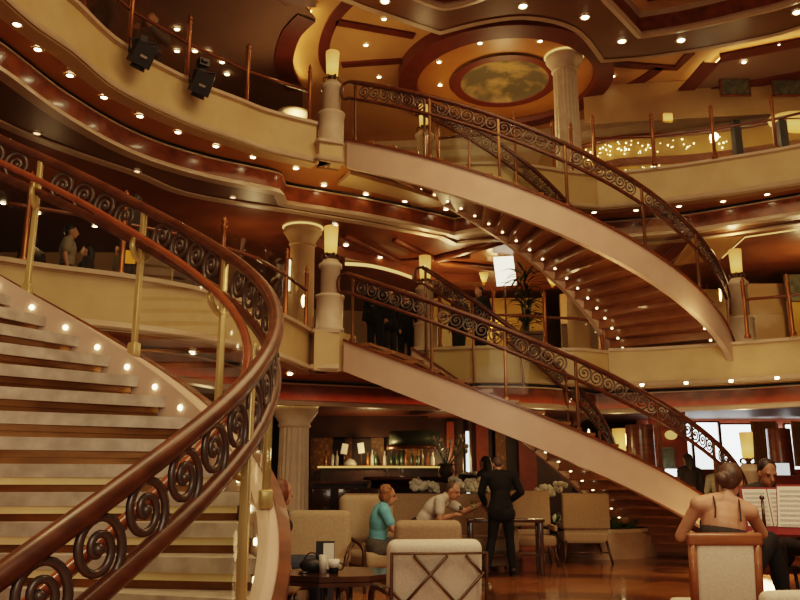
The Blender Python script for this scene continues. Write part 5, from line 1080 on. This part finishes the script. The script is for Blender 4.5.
# man musician facing us behind the stand
q = AY(771, 485, 8.7)
person('man musician facing us behind the maroon music stand, head bent to his sheets', (q.x+.08, 9.05, .03), PI, SIT, dict(nek=(0, .04, 1.05), hed=(0, .10, 1.16)), top='darkcloth', bottom='darkcloth', hair='hairblack', hairstyle='short', skin='skindark', look=(0, .9, -.4), voxel=.014, eyes=True, fingers=True, scale=1.20, collar='paper')
b = MB(); q2 = (q.x, 9.2); b.rbox((0, 0, .42), (.46, .46, .08), .03); o = b.build('stool', 'tablewood'); o.location = (q2[0]+.08, 9.1, 0); b = MB(); [b.tube([(sx*.18, sy*.18, .4), (sx*.2, sy*.2, 0)], .018, 6) for sx in (-1, 1) for sy in (-1, 1)]; b.build('leg_frame', 'tablewood', o); tag(o, 'dark stool under the man musician', 'stool')
# partly hidden woman at the left behind the near stair
q = AY(286, 490, 7.6)
person('woman with auburn hair and bare arm, seated half hidden behind the near staircase', (q.x-.10, 7.7, .02), -PI/2+.5, SIT, dict(eL=(-.22, -.08, .76), wL=(-.24, .02, .50), eR=(.23, -.02, .78), wR=(.26, .04, .52), hed=(0, .05, 1.17)), top='darkcloth', sleeves=None, bottom='jean', hair='hairred', hairstyle='bob', look=(-.2, 1, 0), female=True, fingers=True, voxel=.014, scale=1.03)
b = MB(); b.rbox((0, 0, .42), (.5, .5, .14), .05, seg=4); o = b.build('pouf_stool', 'tanfab'); o.location = (q.x-.10, 7.66, 0); b = MB(); [b.tube([(sx*.18, sy*.18, .37), (sx*.2, sy*.2, 0)], .02, 6) for sx in (-1, 1) for sy in (-1, 1)]; b.build('leg_frame', 'tablewood', o); tag(o, 'tan stool under the auburn haired woman behind the near stair', 'stool')
# people on the middle deck
def far(label, px, py, y, rz=0, z=Z6F, **kw):
    q = AY(px, py, y); return person(label, (q.x, y, z+.012), rz, STAND, kw.pop('P', None), voxel=.024, **kw)
far('man in a black jacket behind the scroll railing, nearest the corner lamp', 376, 300, 15.7, 2.6, top='suit', bottom='suit', hair='hairblack', skin='skindark')
far('man in a black jacket standing close behind the first, by the corner lamp pedestal', 389, 300, 16.5, -2.4, top='suit', bottom='darkcloth', hair='hairgrey', hairstyle='cropped')
far('dark haired man in black beside the second lamp pedestal on the middle deck', 406, 290, 17.0, 2.9, top='suit', bottom='suit', hair='hairblack', skin='skindark')
far('dark haired man with pale collar, left of the pair near the bright screen', 459, 300, 16.7, .8, top='darkcloth', bottom='darkcloth', hair='hairblack', collar='paper')
far('man in black facing the pair, right before the bright screen', 480, 300, 16.3, 2.2, top='suit', bottom='suit', hair='hairblack', skin='skindark')
far('man in dark clothes behind the middle parapet, at the picture edge', 33, 240, 12.6, 1.2, top='darkcloth', bottom='darkcloth', scale=.98)
far('man in a light grey shirt leaning at the middle parapet behind the near stair', 69, 240, 12.2, -1.2, top='shirtgrey', sleeves='short', bottom='darkcloth')
far('person in black beside the grey shirted man behind the parapet', 89, 245, 12.9, 1.8, top='darkcloth', bottom='darkcloth', hair='hairblack', hairstyle='long', scale=.93, female=True)
far('person in a pale shirt behind the yellow card on the middle deck', 125, 250, 12.6, 2.6, top='shirtgrey', sleeves='short', bottom='darkcloth', scale=.92)
q = AY(131, 185, 10.6); person('dark haired woman whose head shows above the near scroll railing', (q.x, 10.85, Z6F+.012), 1.3, STAND, None, voxel=.022, top='darkcloth', bottom='darkcloth', hair='hairblack', hairstyle='bob', female=True, scale=1.0)
# upper balcony
q = AY(153, 30, 11.7); person('person in grey clothes behind the upper balcony glass, holding a camera', (q.x-.1, 11.98, Z7F+.012), PI-.2, STAND, dict(eL=(-.27, .02, 1.18), wL=(-.12, .24, 1.32), eR=(.27, .02, 1.18), wR=(.12, .24, 1.32)), voxel=.022, top='greytr', bottom='darkcloth', hair='hairgrey', hairstyle='short', scale=1.10)
ca = thing('camera', 'small dark camera in the hands of the grey clothed person', 'camera', (q.x-.12, 11.68, Z7F+1.52)); b = MB(); b.rbox((0, 0, 0), (.13, .07, .09), .012); b.build('body', 'black', ca); b = MB(); b.tube([(0, -.03, 0), (0, -.09, 0)], .032, 12); b.build('lens', 'black', ca)
q = AY(100, 10, 10.7); person('person in dark clothes cut off by the top of the picture', (q.x-.1, 11.0, Z7F+.012), 2.6, STAND, None, voxel=.022, top='darkcloth', bottom='darkcloth', hair='hairblack', hairstyle='short')
# bar maid and the couple at the foot of the lower stair
q = AY(487, 465, 14.9); person('woman in black with long dark hair standing at the bar behind the waiter', (q.x, 15.1, .012), .9, STAND, None, voxel=.022, top='darkcloth', bottom='darkcloth', hair='hairblack', hairstyle='long', female=True, scale=1.05)
q = AY(694, 470, 16.9); person('person in black with long hair walking behind the lower stair railing', (q.x, 17.2, .012), .3, STAND, dict(kR=(.10, .14, .53), aR=(.11, .1, .10)), voxel=.022, top='darkcloth', bottom='darkcloth', hair='hairblack', hairstyle='long', female=True, scale=1.12)
q = AY(706, 470, 16.6); person('person in beige clothes beside the one in black behind the stair railing', (q.x+.30, 16.7, .012), -.4, STAND, None, voxel=.022, top='shirtgrey', bottom='shirtgrey', hair='hairbrown', hairstyle='short', scale=1.02)
# ---------------------------------------------------------------- light
wd = bpy.data.worlds.new('world'); bpy.context.scene.world = wd; wd.use_nodes = True
wd.node_tree.nodes['Background'].inputs[0].default_value = (1, .70, .42, 1); wd.node_tree.nodes['Background'].inputs[1].default_value = .16
def area(loc, rot, size, e, col=(1, .70, .38), sy=None):
    l = bpy.data.lights.new('light', 'AREA'); l.energy = e; l.color = col; l.size = size
    if sy: l.shape = 'RECTANGLE'; l.size_y = sy
    o = bpy.data.objects.new('light', l); o.location = loc; o.rotation_euler = rot; C.objects.link(o); return o
area((2.5, 7, 10.2), (0, 0, 0), 6.5, 430, (1, .66, .34))                       # added warm overhead fill for the atrium
area((-1.0, 2.5, 6.8), (0, 0, 0), 2.5, 90)  # added fill over the near stair
area((1.2, -2.2, 3.8), (math.radians(58), 0, 0), 3.0, 85, (1, .84, .66))                     # added fill from behind the camera for the foreground
for p, e in [((-7, 9.5, 9.6), 14), ((-2.2, 16.0, 9.0), 48), ((2.5, 17.5, 9.4), 75), ((7.5, 16.2, 8.9), 22), ((10.5, 14.5, 9.4), 40),
             ((-6.0, 12.6, 5.2), 12), ((-3, 15.5, 5.4), 20), ((1.2, 18, 5.6), 50), ((5, 19.5, 5.6), 45), ((9, 17, 5.6), 45), ((2.5, 21, 5.4), 40),
             ((-.7, 19.5, 2.0), 34), ((1.2, 20.2, 2.0), 22), ((3.0, 17.5, 2.3), 20), ((5.0, 18.3, 2.3), 30), ((-3.2, 13.0, 2.4), 15)]:
    if e: plight(p, e, r=.15)
area((3.2, 4.0, 4.6), (math.radians(62), 0, math.radians(-6)), 2.2, 110, (1, .72, .44))  # added warm fill aimed at the lower seats and stair
plight((-1.35, 2.4, 3.0), 22, r=.2); plight((3.3, 12.7, 4.3), 16, r=.2); plight((5.1, 13.2, 3.95), 12, r=.2); plight((2.9, 13.3, 1.5), 10, r=.2)  # added fills by the near steps and under the curved stairs
plight((5.6, 16.2, 1.1), 14, r=.3); plight((3.0, 16.6, 1.9), 12, r=.3); plight((5.3, 12.4, .3), 34, r=.25)  # added low fills, standing in for bounce around the lower stair
sc = bpy.context.scene
sc.view_settings.view_transform = 'Filmic'; sc.view_settings.look = 'Medium High Contrast'; sc.view_settings.exposure = .12
sc.cycles.use_denoising = True
try: sc.cycles.denoiser = 'OPENIMAGEDENOISE'
except Exception: pass
sc.cycles.max_bounces = 6; sc.cycles.transparent_max_bounces = 16; sc.cycles.sample_clamp_indirect = 4
sc.cycles.use_light_tree = True; sc.cycles.caustics_reflective = False; sc.cycles.caustics_refractive = False
